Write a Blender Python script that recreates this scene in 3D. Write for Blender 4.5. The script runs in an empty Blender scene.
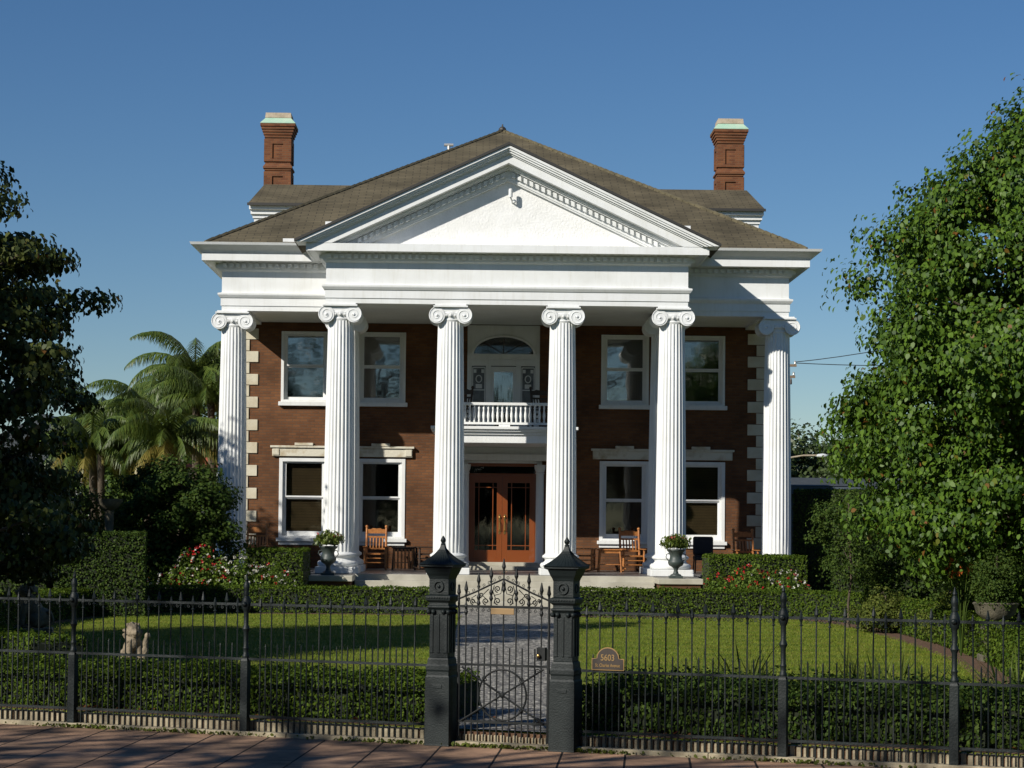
import bpy, math, random
import numpy as np
from math import sin, cos, pi, radians as R, sqrt
from mathutils import Matrix, Vector

random.seed(5); rng = np.random.default_rng(11)
sc = bpy.context.scene
col = sc.collection

# ------------------------------------------------------------------ camera
FPX = 2034.0; K = 1.8
cam_d = bpy.data.cameras.new('camera'); cam = bpy.data.objects.new('camera', cam_d); col.objects.link(cam)
sc.camera = cam
PITCH = R(1.67); ROLL = 0.0095
cam_d.sensor_width = 36; cam_d.lens = 36*FPX/1024
cam_d.clip_start = 0.1; cam_d.clip_end = 3000
cam_d.shift_y = (141 - FPX*math.tan(PITCH))/1024
cam.matrix_world = Matrix.Translation((0, 0, 2.2)) @ Matrix.Rotation(pi/2+PITCH, 4, 'X') @ Matrix.Rotation(ROLL, 4, 'Z')

# ------------------------------------------------------------------ light
SUN = Vector((-1.0, -1.0, .80)).normalized()
elev = math.asin(SUN.z); azi = math.atan2(SUN.x, SUN.y)
w = bpy.data.worlds.new('World'); sc.world = w; w.use_nodes = True
nt = w.node_tree; bg = nt.nodes['Background']
sky = nt.nodes.new('ShaderNodeTexSky'); sky.sky_type = 'NISHITA'; sky.sun_disc = False
sky.sun_elevation = elev; sky.sun_rotation = azi % (2*pi)
sky.air_density = 1.0; sky.dust_density = 0.0; sky.ozone_density = 4.5
hsv = nt.nodes.new('ShaderNodeHueSaturation'); hsv.inputs['Saturation'].default_value = 1.17; hsv.inputs['Hue'].default_value = 0.505
nt.links.new(sky.outputs[0], hsv.inputs['Color']); nt.links.new(hsv.outputs[0], bg.inputs[0]); bg.inputs[1].default_value = 0.064
sl = bpy.data.lights.new('sun', 'SUN'); sl.energy = 5.0; sl.angle = R(0.5); sl.color = (1, 0.945, 0.85)
so = bpy.data.objects.new('sun', sl); col.objects.link(so)
so.rotation_euler = SUN.to_track_quat('Z', 'Y').to_euler()
vs = sc.view_settings; vs.view_transform = 'Standard'; vs.look = 'None'; vs.exposure = 0.15; vs.gamma = 1
vs.use_curve_mapping = False

# ------------------------------------------------------------------ materials
def mat(name, c, rough=0.6, metal=0.0, c2=None, nscale=8.0, bump=0.0, bscale=None, spec=None, detail=4, lo=.35, hi=.65, coat=0):
    m = bpy.data.materials.new(name); m.use_nodes = True
    n = m.node_tree; b = n.nodes['Principled BSDF']
    b.inputs['Base Color'].default_value = (*c, 1); b.inputs['Roughness'].default_value = rough
    b.inputs['Metallic'].default_value = metal
    if spec is not None: b.inputs['Specular IOR Level'].default_value = spec
    if coat: b.inputs['Coat Weight'].default_value = coat
    tc = n.nodes.new('ShaderNodeTexCoord')
    if c2 is not None:
        t = n.nodes.new('ShaderNodeTexNoise'); t.inputs['Scale'].default_value = nscale; t.inputs['Detail'].default_value = detail
        r = n.nodes.new('ShaderNodeValToRGB'); r.color_ramp.elements[0].position = lo; r.color_ramp.elements[1].position = hi
        r.color_ramp.elements[0].color = (*c, 1); r.color_ramp.elements[1].color = (*c2, 1)
        n.links.new(tc.outputs['Object'], t.inputs['Vector']); n.links.new(t.outputs['Fac'], r.inputs['Fac'])
        n.links.new(r.outputs['Color'], b.inputs['Base Color'])
    if bump:
        t2 = n.nodes.new('ShaderNodeTexNoise'); t2.inputs['Scale'].default_value = bscale or nscale*3; t2.inputs['Detail'].default_value = 5
        bp = n.nodes.new('ShaderNodeBump'); bp.inputs['Strength'].default_value = bump; bp.inputs['Distance'].default_value = 0.02
        n.links.new(tc.outputs['Object'], t2.inputs['Vector']); n.links.new(t2.outputs['Fac'], bp.inputs['Height'])
        n.links.new(bp.outputs['Normal'], b.inputs['Normal'])
    return m

def leafmat(name, ca, cb, cc=None, trans=0.25, rough=0.45, spec=0.5):
    m = bpy.data.materials.new(name); m.use_nodes = True
    n = m.node_tree; b = n.nodes['Principled BSDF']; out = n.nodes['Material Output']
    g = n.nodes.new('ShaderNodeNewGeometry'); r = n.nodes.new('ShaderNodeValToRGB')
    e = r.color_ramp.elements; e[0].color = (*ca, 1); e[1].color = (*cb, 1); e[1].position = 0.972 if cc else 1
    if cc: k = e.new(0.994); k.color = (*cc, 1)
    n.links.new(g.outputs['Random Per Island'], r.inputs['Fac'])
    n.links.new(r.outputs['Color'], b.inputs['Base Color'])
    b.inputs['Roughness'].default_value = rough; b.inputs['Specular IOR Level'].default_value = spec
    tr = n.nodes.new('ShaderNodeBsdfTranslucent'); mx = n.nodes.new('ShaderNodeMixShader')
    hs = n.nodes.new('ShaderNodeHueSaturation'); hs.inputs['Value'].default_value = 1.3; hs.inputs['Hue'].default_value = 0.485
    n.links.new(r.outputs['Color'], hs.inputs['Color']); n.links.new(hs.outputs['Color'], tr.inputs['Color'])
    mx.inputs[0].default_value = trans
    n.links.new(b.outputs[0], mx.inputs[1]); n.links.new(tr.outputs[0], mx.inputs[2]); n.links.new(mx.outputs[0], out.inputs[0])
    return m

def brickmat(name, c1, c2, mortar, bw=.21, bh=.072, ms=.008, use_uv=False, rough=.85, bump=.5, axis='XZ', offs=.5, noise_amt=.35, nsc=1.2):
    m = bpy.data.materials.new(name); m.use_nodes = True
    n = m.node_tree; b = n.nodes['Principled BSDF']; b.inputs['Roughness'].default_value = rough
    b.inputs['Specular IOR Level'].default_value = .25
    tc = n.nodes.new('ShaderNodeTexCoord'); br = n.nodes.new('ShaderNodeTexBrick')
    br.inputs['Scale'].default_value = 1; br.inputs['Brick Width'].default_value = bw; br.inputs['Row Height'].default_value = bh
    br.inputs['Mortar Size'].default_value = ms; br.inputs['Mortar Smooth'].default_value = .2; br.offset = offs
    br.inputs['Color1'].default_value = (*c1, 1); br.inputs['Color2'].default_value = (*c2, 1); br.inputs['Mortar'].default_value = (*mortar, 1)
    if use_uv: n.links.new(tc.outputs['UV'], br.inputs['Vector'])
    elif axis == 'XY': n.links.new(tc.outputs['Object'], br.inputs['Vector'])
    else:
        sp = n.nodes.new('ShaderNodeSeparateXYZ'); cb = n.nodes.new('ShaderNodeCombineXYZ'); ad = n.nodes.new('ShaderNodeMath'); ad.operation = 'ADD'
        n.links.new(tc.outputs['Object'], sp.inputs[0]); n.links.new(sp.outputs[0], ad.inputs[0]); n.links.new(sp.outputs[1], ad.inputs[1])
        n.links.new(ad.outputs[0], cb.inputs[0]); n.links.new(sp.outputs[2], cb.inputs[1]); n.links.new(cb.outputs[0], br.inputs['Vector'])
    no = n.nodes.new('ShaderNodeTexNoise'); no.inputs['Scale'].default_value = nsc; no.inputs['Detail'].default_value = 6
    n.links.new(tc.outputs['Object'], no.inputs['Vector'])
    mr = n.nodes.new('ShaderNodeMapRange'); mr.inputs['From Min'].default_value = .3; mr.inputs['From Max'].default_value = .7
    mr.inputs['To Min'].default_value = 1-noise_amt; mr.inputs['To Max'].default_value = 1+noise_amt
    n.links.new(no.outputs['Fac'], mr.inputs['Value'])
    hs = n.nodes.new('ShaderNodeHueSaturation'); n.links.new(mr.outputs[0], hs.inputs['Value']); n.links.new(br.outputs['Color'], hs.inputs['Color'])
    n.links.new(hs.outputs['Color'], b.inputs['Base Color'])
    bp = n.nodes.new('ShaderNodeBump'); bp.invert = True; bp.inputs['Strength'].default_value = bump; bp.inputs['Distance'].default_value = .01
    n.links.new(br.outputs['Fac'], bp.inputs['Height']); n.links.new(bp.outputs['Normal'], b.inputs['Normal'])
    return m

def glassmat(name, refl=.14, tint=(.6, .65, .65)):
    m = bpy.data.materials.new(name); m.use_nodes = True
    n = m.node_tree; out = n.nodes['Material Output']
    for q in list(n.nodes):
        if q != out: n.nodes.remove(q)
    a = n.nodes.new('ShaderNodeBsdfTransparent'); a.inputs[0].default_value = (*tint, 1)
    g = n.nodes.new('ShaderNodeBsdfGlossy'); g.inputs['Roughness'].default_value = .03
    no = n.nodes.new('ShaderNodeTexNoise'); no.inputs['Scale'].default_value = 1.3
    bp = n.nodes.new('ShaderNodeBump'); bp.inputs['Strength'].default_value = .06; bp.inputs['Distance'].default_value = .05
    n.links.new(no.outputs['Fac'], bp.inputs['Height']); n.links.new(bp.outputs[0], g.inputs['Normal'])
    x = n.nodes.new('ShaderNodeMixShader'); x.inputs[0].default_value = refl
    n.links.new(a.outputs[0], x.inputs[1]); n.links.new(g.outputs[0], x.inputs[2]); n.links.new(x.outputs[0], out.inputs[0])
    return m

M = dict(
 white=mat('white_paint', (.755, .77, .77), .5, c2=(.655, .665, .65), nscale=1.6, bump=.08, bscale=14, lo=.3, hi=.8),
 stucco=mat('white_stucco', (.78, .78, .77), .7, c2=(.72, .72, .70), nscale=3, bump=.7, bscale=17),
 brick=brickmat('red_brown_brick', (.150, .064, .026), (.105, .044, .019), (.095, .055, .033), bh=.078, ms=.010, noise_amt=.3),
 brick2=brickmat('chimney_brick', (.19, .074, .031), (.12, .042, .02), (.14, .08, .045), noise_amt=.25),
 quoin=mat('cream_stone', (.60, .56, .44), .8, c2=(.50, .44, .32), nscale=2.5, bump=.3),
 capstone=mat('stained_stone', (.60, .57, .47), .8, c2=(.36, .28, .16), nscale=3.5, bump=.3, lo=.52, hi=.75),
 roof=brickmat('shingles', (.118, .098, .060), (.095, .080, .049), (.055, .047, .032), bw=.42, bh=.18, ms=.014, use_uv=True, rough=.95, bump=.4, noise_amt=.30, nsc=.9),
 roofedge=mat('dark_roof_edge', (.03, .028, .025), .6),
 glass=glassmat('window_glass', .07), glass_up=glassmat('upper_window_glass', .24),
 blind=mat('brown_blind', (.27, .14, .06), .8, c2=(.20, .10, .045), nscale=2),
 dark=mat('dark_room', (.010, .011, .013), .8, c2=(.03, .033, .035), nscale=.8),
 curtain=mat('pale_curtain', (.20, .22, .23), .8, c2=(.12, .13, .14), nscale=6),
 wood=mat('varnished_door', (.20, .055, .013), .3, c2=(.20, .05, .012), nscale=3, coat=.4),
 brass=mat('brass', (.75, .5, .18), .28, 1),
 oak=mat('orange_chair_wood', (.42, .17, .045), .45, c2=(.30, .11, .028), nscale=12),
 dwood=mat('dark_chair_wood', (.03, .018, .012), .5, c2=(.05, .03, .018), nscale=9),
 black=mat('black_cloth', (.012, .013, .018), .7),
 porch=mat('porch_floor', (.16, .155, .15), .35, c2=(.11, .105, .10), nscale=4),
 stone=mat('step_stone', (.44, .42, .35), .8, c2=(.33, .31, .25), nscale=2.2, bump=.3),
 kerb=mat('kerb_stone', (.36, .31, .21), .9, c2=(.18, .15, .10), nscale=5, bump=.6, bscale=25),
 iron=mat('green_black_iron', (.004, .008, .008), .55, c2=(.008, .013, .013), nscale=7, bump=.2, bscale=60, spec=.35),
 irongate=mat('gate_iron', (.005, .008, .008), .6, c2=(.012, .013, .013), nscale=20, spec=.3),
 urn=mat('urn_iron', (.03, .045, .042), .5, c2=(.05, .062, .056), nscale=10),
 copper=mat('green_copper', (.30, .50, .38), .7, c2=(.42, .55, .42), nscale=3),
 cement=mat('pale_cement', (.48, .40, .30), .9, c2=(.34, .28, .2), nscale=5, bump=.4),
 bark=mat('bark', (.10, .075, .05), .9, c2=(.05, .038, .026), nscale=6, bump=.9, bscale=22),
 lionstone=mat('carved_limestone', (.27, .22, .15), .9, c2=(.10, .08, .055), nscale=7, bump=.7, bscale=30, lo=.4, hi=.7),
 darkstone=mat('dark_stone', (.13, .115, .08), .9, c2=(.06, .055, .035), nscale=6, bump=.6, bscale=30),  # darker stone for planter and bird bath, patchy at random
 polewood=mat('pole_wood', (.24, .17, .11), .9, c2=(.15, .11, .075), nscale=6),
 steel=mat('galvanised', (.5, .5, .48), .4, .5),
 wire=mat('cable_black', (.02, .02, .022), .6),
 cottage=mat('cottage_white', (.6, .62, .63), .7, c2=(.5, .52, .52), nscale=2),
 tile=mat('red_tile', (.35, .10, .05), .8, c2=(.25, .07, .04), nscale=5),
 greyroof=mat('slate_grey', (.035, .042, .045), .8, c2=(.05, .058, .06), nscale=3),
 fascia=mat('blue_grey_fascia', (.06, .08, .10), .7),
 sign=mat('sign_brown', (.030, .020, .014), .5), gold=mat('sign_gold', (.26, .16, .055), .5, .2),
 red=leafmat('red_petals', (.5, .02, .015), (.35, .01, .02), trans=.2), whitef=leafmat('white_petals', (.62, .62, .54), (.45, .43, .36), trans=.2),
 pink=leafmat('pink_petals', (.5, .12, .12), (.4, .04, .05), trans=.2),
 orangef=leafmat('orange_spikes', (.45, .12, .02), (.35, .06, .02)),
 leaf_dark=leafmat('dark_glossy_leaves', (.030, .048, .011), (.085, .10, .022), (.15, .07, .018), trans=.15, rough=.55, spec=.25),
 leaf_right=leafmat('bright_pear_leaves', (.026, .062, .009), (.11, .195, .018), (.17, .07, .015), trans=.32, rough=.5, spec=.3),
 hedge=leafmat('box_leaves', (.030, .064, .006), (.095, .14, .012), trans=.25, rough=.65, spec=.15),
 hedge_gold=leafmat('golden_box_leaves', (.05, .075, .012), (.12, .14, .025), trans=.25, rough=.65, spec=.15),
 shrub=leafmat('shrub_leaves', (.020, .046, .007), (.065, .10, .015), trans=.22, rough=.65, spec=.15),
 flower_leaf=leafmat('flower_bush_leaves', (.045, .09, .010), (.13, .19, .025), trans=.25, rough=.6, spec=.2),
 lime=leafmat('lime_leaves', (.06, .10, .015), (.16, .20, .03), trans=.3),
 palm=leafmat('palm_leaves', (.040, .080, .014), (.115, .155, .024), trans=.25),
 palmy=leafmat('yellowing_palm', (.15, .15, .03), (.26, .20, .045), trans=.25),
 oakleaf=leafmat('oak_leaves', (.03, .05, .015), (.06, .085, .025), trans=.15),
 grass=leafmat('grass_blades', (.08, .135, .010), (.185, .22, .022), (.28, .23, .06), trans=.25, rough=.6, spec=.2),
 brownleaf=leafmat('dry_leaves', (.22, .09, .03), (.12, .05, .02)),
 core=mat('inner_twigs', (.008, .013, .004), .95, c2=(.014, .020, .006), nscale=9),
)

def grime(m):                                     # rain streaks and dirt in old paint
    n = m.node_tree; b = n.nodes['Principled BSDF']; src = b.inputs['Base Color'].links[0].from_socket
    tc = n.nodes.new('ShaderNodeTexCoord'); mp = n.nodes.new('ShaderNodeMapping'); mp.inputs['Scale'].default_value = (5, 5, .5)
    t = n.nodes.new('ShaderNodeTexNoise'); t.inputs['Scale'].default_value = 2.2; t.inputs['Detail'].default_value = 7; t.inputs['Roughness'].default_value = .65
    r = n.nodes.new('ShaderNodeValToRGB'); r.color_ramp.elements[0].position = .50; r.color_ramp.elements[1].position = .78
    r.color_ramp.elements[0].color = (1,1,1,1); r.color_ramp.elements[1].color = (.90,.89,.86,1)
    x = n.nodes.new('ShaderNodeMixRGB'); x.blend_type = 'MULTIPLY'; x.inputs[0].default_value = 1
    n.links.new(tc.outputs['Object'], mp.inputs[0]); n.links.new(mp.outputs[0], t.inputs['Vector']); n.links.new(t.outputs['Fac'], r.inputs['Fac'])
    n.links.new(src, x.inputs[1]); n.links.new(r.outputs[0], x.inputs[2]); n.links.new(x.outputs[0], b.inputs['Base Color'])
grime(M['white'])

# stone paving of the sidewalk: joints square to the fence
def paving():
    m = bpy.data.materials.new('paving'); m.use_nodes = True
    n = m.node_tree; b = n.nodes['Principled BSDF']; b.inputs['Roughness'].default_value = .8; b.inputs['Specular IOR Level'].default_value = .3
    tc = n.nodes.new('ShaderNodeTexCoord'); br = n.nodes.new('ShaderNodeTexBrick'); br.offset = .5
    mp = n.nodes.new('ShaderNodeMapping'); mp.inputs['Rotation'].default_value = (0, 0, pi/2-R(16))
    br.inputs['Scale'].default_value = 1; br.inputs['Brick Width'].default_value = .92; br.inputs['Row Height'].default_value = .61
    br.inputs['Mortar Size'].default_value = .013; br.inputs['Mortar Smooth'].default_value = .4
    br.inputs['Color1'].default_value = (.44, .265, .165, 1); br.inputs['Color2'].default_value = (.34, .215, .14, 1); br.inputs['Mortar'].default_value = (.02, .016, .013, 1)
    n.links.new(tc.outputs['Object'], mp.inputs[0]); n.links.new(mp.outputs[0], br.inputs['Vector'])
    no = n.nodes.new('ShaderNodeTexNoise'); no.inputs['Scale'].default_value = 1.1; no.inputs['Detail'].default_value = 8; no.inputs['Roughness'].default_value = .65
    n.links.new(tc.outputs['Object'], no.inputs['Vector'])
    r = n.nodes.new('ShaderNodeValToRGB'); r.color_ramp.elements[0].position = .36; r.color_ramp.elements[1].position = .62
    r.color_ramp.elements[0].color = (.30, .32, .34, 1); r.color_ramp.elements[1].color = (1, 1, 1, 1)
    n.links.new(no.outputs['Fac'], r.inputs['Fac'])
    mx = n.nodes.new('ShaderNodeMixRGB'); mx.blend_type = 'MULTIPLY'; mx.inputs[0].default_value = 1
    n.links.new(br.outputs['Color'], mx.inputs[1]); n.links.new(r.outputs['Color'], mx.inputs[2]); n.links.new(mx.outputs[0], b.inputs['Base Color'])
    n2 = n.nodes.new('ShaderNodeTexNoise'); n2.inputs['Scale'].default_value = 16; n2.inputs['Detail'].default_value = 6
    n.links.new(tc.outputs['Object'], n2.inputs['Vector'])
    ad = n.nodes.new('ShaderNodeMath'); ad.operation = 'MULTIPLY_ADD'; ad.inputs[1].default_value = -1.2
    n.links.new(br.outputs['Fac'], ad.inputs[0]); n.links.new(n2.outputs['Fac'], ad.inputs[2])
    bp = n.nodes.new('ShaderNodeBump'); bp.inputs['Strength'].default_value = .5; bp.inputs['Distance'].default_value = .012
    n.links.new(ad.outputs[0], bp.inputs['Height']); n.links.new(bp.outputs[0], b.inputs['Normal'])
    return m
M['paving'] = paving()

def gravel():
    m = bpy.data.materials.new('gravel'); m.use_nodes = True
    n = m.node_tree; b = n.nodes['Principled BSDF']; b.inputs['Roughness'].default_value = .85
    tc = n.nodes.new('ShaderNodeTexCoord'); v = n.nodes.new('ShaderNodeTexVoronoi'); v.inputs['Scale'].default_value = 21
    n.links.new(tc.outputs['Object'], v.inputs['Vector'])
    r = n.nodes.new('ShaderNodeValToRGB'); e = r.color_ramp.elements
    e[0].color = (.05, .05, .05, 1); e[1].color = (.46, .44, .38, 1); k = e.new(.5); k.color = (.14, .13, .115, 1)
    sp = n.nodes.new('ShaderNodeSeparateXYZ'); n.links.new(v.outputs['Color'], sp.inputs[0]); n.links.new(sp.outputs[0], r.inputs['Fac'])
    n.links.new(r.outputs['Color'], b.inputs['Base Color'])
    bp = n.nodes.new('ShaderNodeBump'); bp.invert = True; bp.inputs['Strength'].default_value = 1; bp.inputs['Distance'].default_value = .02
    n.links.new(v.outputs['Distance'], bp.inputs['Height']); n.links.new(bp.outputs[0], b.inputs['Normal'])
    return m
M['gravel'] = gravel()

def lawnmat():
    m = bpy.data.materials.new('lawn'); m.use_nodes = True
    n = m.node_tree; b = n.nodes['Principled BSDF']; b.inputs['Roughness'].default_value = .9; b.inputs['Specular IOR Level'].default_value = .15
    tc = n.nodes.new('ShaderNodeTexCoord')
    def noise(s, d=5):
        t = n.nodes.new('ShaderNodeTexNoise'); t.inputs['Scale'].default_value = s; t.inputs['Detail'].default_value = d
        n.links.new(tc.outputs['Object'], t.inputs['Vector']); return t
    a = noise(.9); c = noise(45)
    wv = n.nodes.new('ShaderNodeTexWave'); wv.inputs['Scale'].default_value = .22; wv.inputs['Distortion'].default_value = 1.2
    mp = n.nodes.new('ShaderNodeMapping'); mp.inputs['Rotation'].default_value = (0, 0, R(75))
    n.links.new(tc.outputs['Object'], mp.inputs[0]); n.links.new(mp.outputs[0], wv.inputs['Vector'])
    m1 = n.nodes.new('ShaderNodeMixRGB'); m1.inputs[1].default_value = (.13, .19, .016, 1); m1.inputs[2].default_value = (.25, .27, .036, 1)
    s = n.nodes.new('ShaderNodeMath'); s.operation = 'MULTIPLY_ADD'; s.inputs[1].default_value = .35
    n.links.new(wv.outputs['Fac'], s.inputs[0]); n.links.new(a.outputs['Fac'], s.inputs[2])
    r = n.nodes.new('ShaderNodeMapRange'); r.inputs['From Min'].default_value = .4; r.inputs['From Max'].default_value = .95
    n.links.new(s.outputs[0], r.inputs['Value']); n.links.new(r.outputs[0], m1.inputs[0])
    m2 = n.nodes.new('ShaderNodeMixRGB'); m2.blend_type = 'MULTIPLY'; m2.inputs[0].default_value = .6
    n.links.new(m1.outputs[0], m2.inputs[1]); n.links.new(c.outputs['Fac'], m2.inputs[2])
    n.links.new(m2.outputs[0], b.inputs['Base Color'])
    bp = n.nodes.new('ShaderNodeBump'); bp.inputs['Strength'].default_value = .8; bp.inputs['Distance'].default_value = .03
    n.links.new(c.outputs['Fac'], bp.inputs['Height']); n.links.new(bp.outputs[0], b.inputs['Normal'])
    return m
M['lawn'] = lawnmat()
M['soil'] = mat('mulch', (.075, .04, .022), .95, c2=(.14, .075, .04), nscale=20, bump=1, bscale=50)
M['ground'] = mat('ground_grass', (.05, .075, .02), .95, c2=(.09, .09, .035), nscale=.6, bump=.5, bscale=12)
M['asphalt'] = mat('asphalt', (.05, .05, .05), .9, c2=(.065, .062, .058), nscale=3, bump=.4, bscale=60)

# ------------------------------------------------------------------ mesh helpers
class MB:
    def __init__(s): s.v = []; s.f = []; s.M = Matrix.Identity(4); s.uv = {}
    def add(s, vs, fs):
        o = len(s.v); s.v += [tuple(s.M @ Vector(p)) for p in vs]; s.f += [tuple(i+o for i in f) for f in fs]; return s
    def box(s, x0, x1, y0, y1, z0, z1):
        x0, x1 = min(x0, x1), max(x0, x1); y0, y1 = min(y0, y1), max(y0, y1); z0, z1 = min(z0, z1), max(z0, z1)
        return s.add([(x0,y0,z0),(x1,y0,z0),(x1,y1,z0),(x0,y1,z0),(x0,y0,z1),(x1,y0,z1),(x1,y1,z1),(x0,y1,z1)],
            [(0,3,2,1),(4,5,6,7),(0,1,5,4),(1,2,6,5),(2,3,7,6),(3,0,4,7)])
    def frustum(s, cx, cy, z0, z1, w0, w1):      # square, half widths
        a = [(cx-w0,cy-w0,z0),(cx+w0,cy-w0,z0),(cx+w0,cy+w0,z0),(cx-w0,cy+w0,z0),(cx-w1,cy-w1,z1),(cx+w1,cy-w1,z1),(cx+w1,cy+w1,z1),(cx-w1,cy+w1,z1)]
        return s.add(a, [(0,3,2,1),(4,5,6,7),(0,1,5,4),(1,2,6,5),(2,3,7,6),(3,0,4,7)])
    def sq_lathe(s, prof, cx=0, cy=0):            # square profile stack [(halfwidth, z)]
        vs = []; fs = []
        for (h, z) in prof: vs += [(cx-h,cy-h,z),(cx+h,cy-h,z),(cx+h,cy+h,z),(cx-h,cy+h,z)]
        for i in range(len(prof)-1):
            for k in range(4): fs.append((i*4+k, i*4+(k+1)%4, i*4+4+(k+1)%4, i*4+4+k))
        fs.append((3,2,1,0)); n = len(prof)*4; fs.append((n-4,n-3,n-2,n-1))
        return s.add(vs, fs)
    def prism_y(s, poly, y0, y1):                 # poly [(x,z)] extruded along y
        n = len(poly); vs = [(x,y0,z) for x,z in poly]+[(x,y1,z) for x,z in poly]
        return s.add(vs, [tuple(range(n)), tuple(range(2*n-1,n-1,-1))]+[(i,i+n,(i+1)%n+n,(i+1)%n) for i in range(n)])
    def prism_z(s, poly, z0, z1):
        n = len(poly); vs = [(x,y,z0) for x,y in poly]+[(x,y,z1) for x,y in poly]
        return s.add(vs, [tuple(range(n-1,-1,-1)), tuple(range(n,2*n))]+[(i,(i+1)%n,(i+1)%n+n,i+n) for i in range(n)])
    def lathe(s, prof, seg=20, c=(0,0,0)):        # [(r,z)]
        vs = []; fs = []
        for r, z in prof:
            for k in range(seg): a = 2*pi*k/seg; vs.append((c[0]+r*cos(a), c[1]+r*sin(a), c[2]+z))
        for i in range(len(prof)-1):
            for k in range(seg): k2 = (k+1)%seg; fs.append((i*seg+k, i*seg+k2, (i+1)*seg+k2, (i+1)*seg+k))
        fs.append(tuple(range(seg-1,-1,-1))); n = len(prof)*seg; fs.append(tuple(range(n-seg, n)))
        return s.add(vs, fs)
    def tube(s, pts, r, seg=6, closed=False):
        pts = [Vector(p) for p in pts]; n = len(pts); rr = r if isinstance(r, (list, tuple)) else [r]*n
        vs = []; fs = []; up = None
        for i, p in enumerate(pts):
            a = pts[(i-1)%n] if (closed or i > 0) else p; b = pts[(i+1)%n] if (closed or i < n-1) else p
            t = (b-a).normalized()
            if up is None: up = t.cross(Vector((0,0,1)) if abs(t.z) < .9 else Vector((1,0,0))).normalized()
            up = (up - t*up.dot(t)).normalized(); q = t.cross(up)
            for k in range(seg):
                an = 2*pi*k/seg; vs.append(tuple(p + (up*cos(an)+q*sin(an))*rr[i]))
        for i in range(n if closed else n-1):
            j = (i+1)%n
            for k in range(seg): k2 = (k+1)%seg; fs.append((i*seg+k, i*seg+k2, j*seg+k2, j*seg+k))
        if not closed: fs.append(tuple(range(seg-1,-1,-1))); fs.append(tuple(range((n-1)*seg, n*seg)))
        return s.add(vs, fs)
    def ball(s, c, r, seg=10, rings=7, sc=(1,1,1)):
        pr = [(max(r*sin(pi*i/rings), 1e-4), -r*cos(pi*i/rings)) for i in range(rings+1)]
        vs = []; fs = []
        for q, z in pr:
            for k in range(seg): a = 2*pi*k/seg; vs.append((c[0]+q*cos(a)*sc[0], c[1]+q*sin(a)*sc[1], c[2]+z*sc[2]))
        for i in range(rings):
            for k in range(seg): k2=(k+1)%seg; fs.append((i*seg+k, i*seg+k2, (i+1)*seg+k2, (i+1)*seg+k))
        return s.add(vs, fs)
    def sweep(s, path, prof):                     # mitred sweep, outward = right of travel
        n = len(path); vs = []; fs = []; m = len(prof)
        def nrm(a, b): d = (Vector(b)-Vector(a)).normalized(); return Vector((d.y, -d.x))
        for i, p in enumerate(path):
            if i == 0: o = nrm(path[0], path[1])
            elif i == n-1: o = nrm(path[-2], path[-1])
            else:
                a = nrm(path[i-1], p); b = nrm(p, path[i+1]); o = (a+b)/(1+a.dot(b))
            for (q, z) in prof: vs.append((p[0]+o.x*q, p[1]+o.y*q, z))
        for i in range(n-1):
            for k in range(m-1): fs.append((i*m+k, (i+1)*m+k, (i+1)*m+k+1, i*m+k+1))
        return s.add(vs, fs)
    def build(s, name, m, parent=None, loc=(0,0,0), rz=0, smooth=0, bevel=0):
        me = bpy.data.meshes.new(name); me.from_pydata(s.v, [], s.f); me.update()
        if m: me.materials.append(M[m] if isinstance(m, str) else m)
        o = bpy.data.objects.new(name, me); col.objects.link(o); o.location = loc; o.rotation_euler = (0,0,rz)
        if smooth:
            me.polygons.foreach_set('use_smooth', [True]*len(me.polygons)); me.set_sharp_from_angle(angle=R(smooth))
        if bevel:
            b = o.modifiers.new('bevel', 'BEVEL'); b.width = bevel; b.segments = 2; b.limit_method = 'ANGLE'; b.angle_limit = R(40)
        if parent: o.parent = parent
        return o

def uvproj(o):                                    # planar uv per face: u level, v up the slope
    me = o.data; uv = me.uv_layers.new(name='UVMap')
    for p in me.polygons:
        n = p.normal; u = Vector((-n.y, n.x, 0)); u = u.normalized() if u.length > 1e-3 else Vector((1,0,0)); v = n.cross(u)
        for li in p.loop_indices:
            c = me.vertices[me.loops[li].vertex_index].co; uv.data[li].uv = (c.dot(u), c.dot(v))
def empty(name, loc=(0,0,0), rz=0):
    o = bpy.data.objects.new(name, None); col.objects.link(o); o.location = loc; o.rotation_euler = (0,0,rz); o.empty_display_size = .3; return o
def tag(o, label, cat, group=None, kind=None):
    if label: o['label'] = label
    if cat: o['category'] = cat
    if group: o['group'] = group
    if kind: o['kind'] = kind
    return o
def struct(o, label=None):
    o['kind'] = 'structure'
    if label: o['label'] = label
    return o
def copy_tree(o, parent=None):
    c = o.copy(); col.objects.link(c); c.parent = parent
    for ch in [q for q in bpy.data.objects if q.parent == o]: copy_tree(ch, c)
    return c

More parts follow.
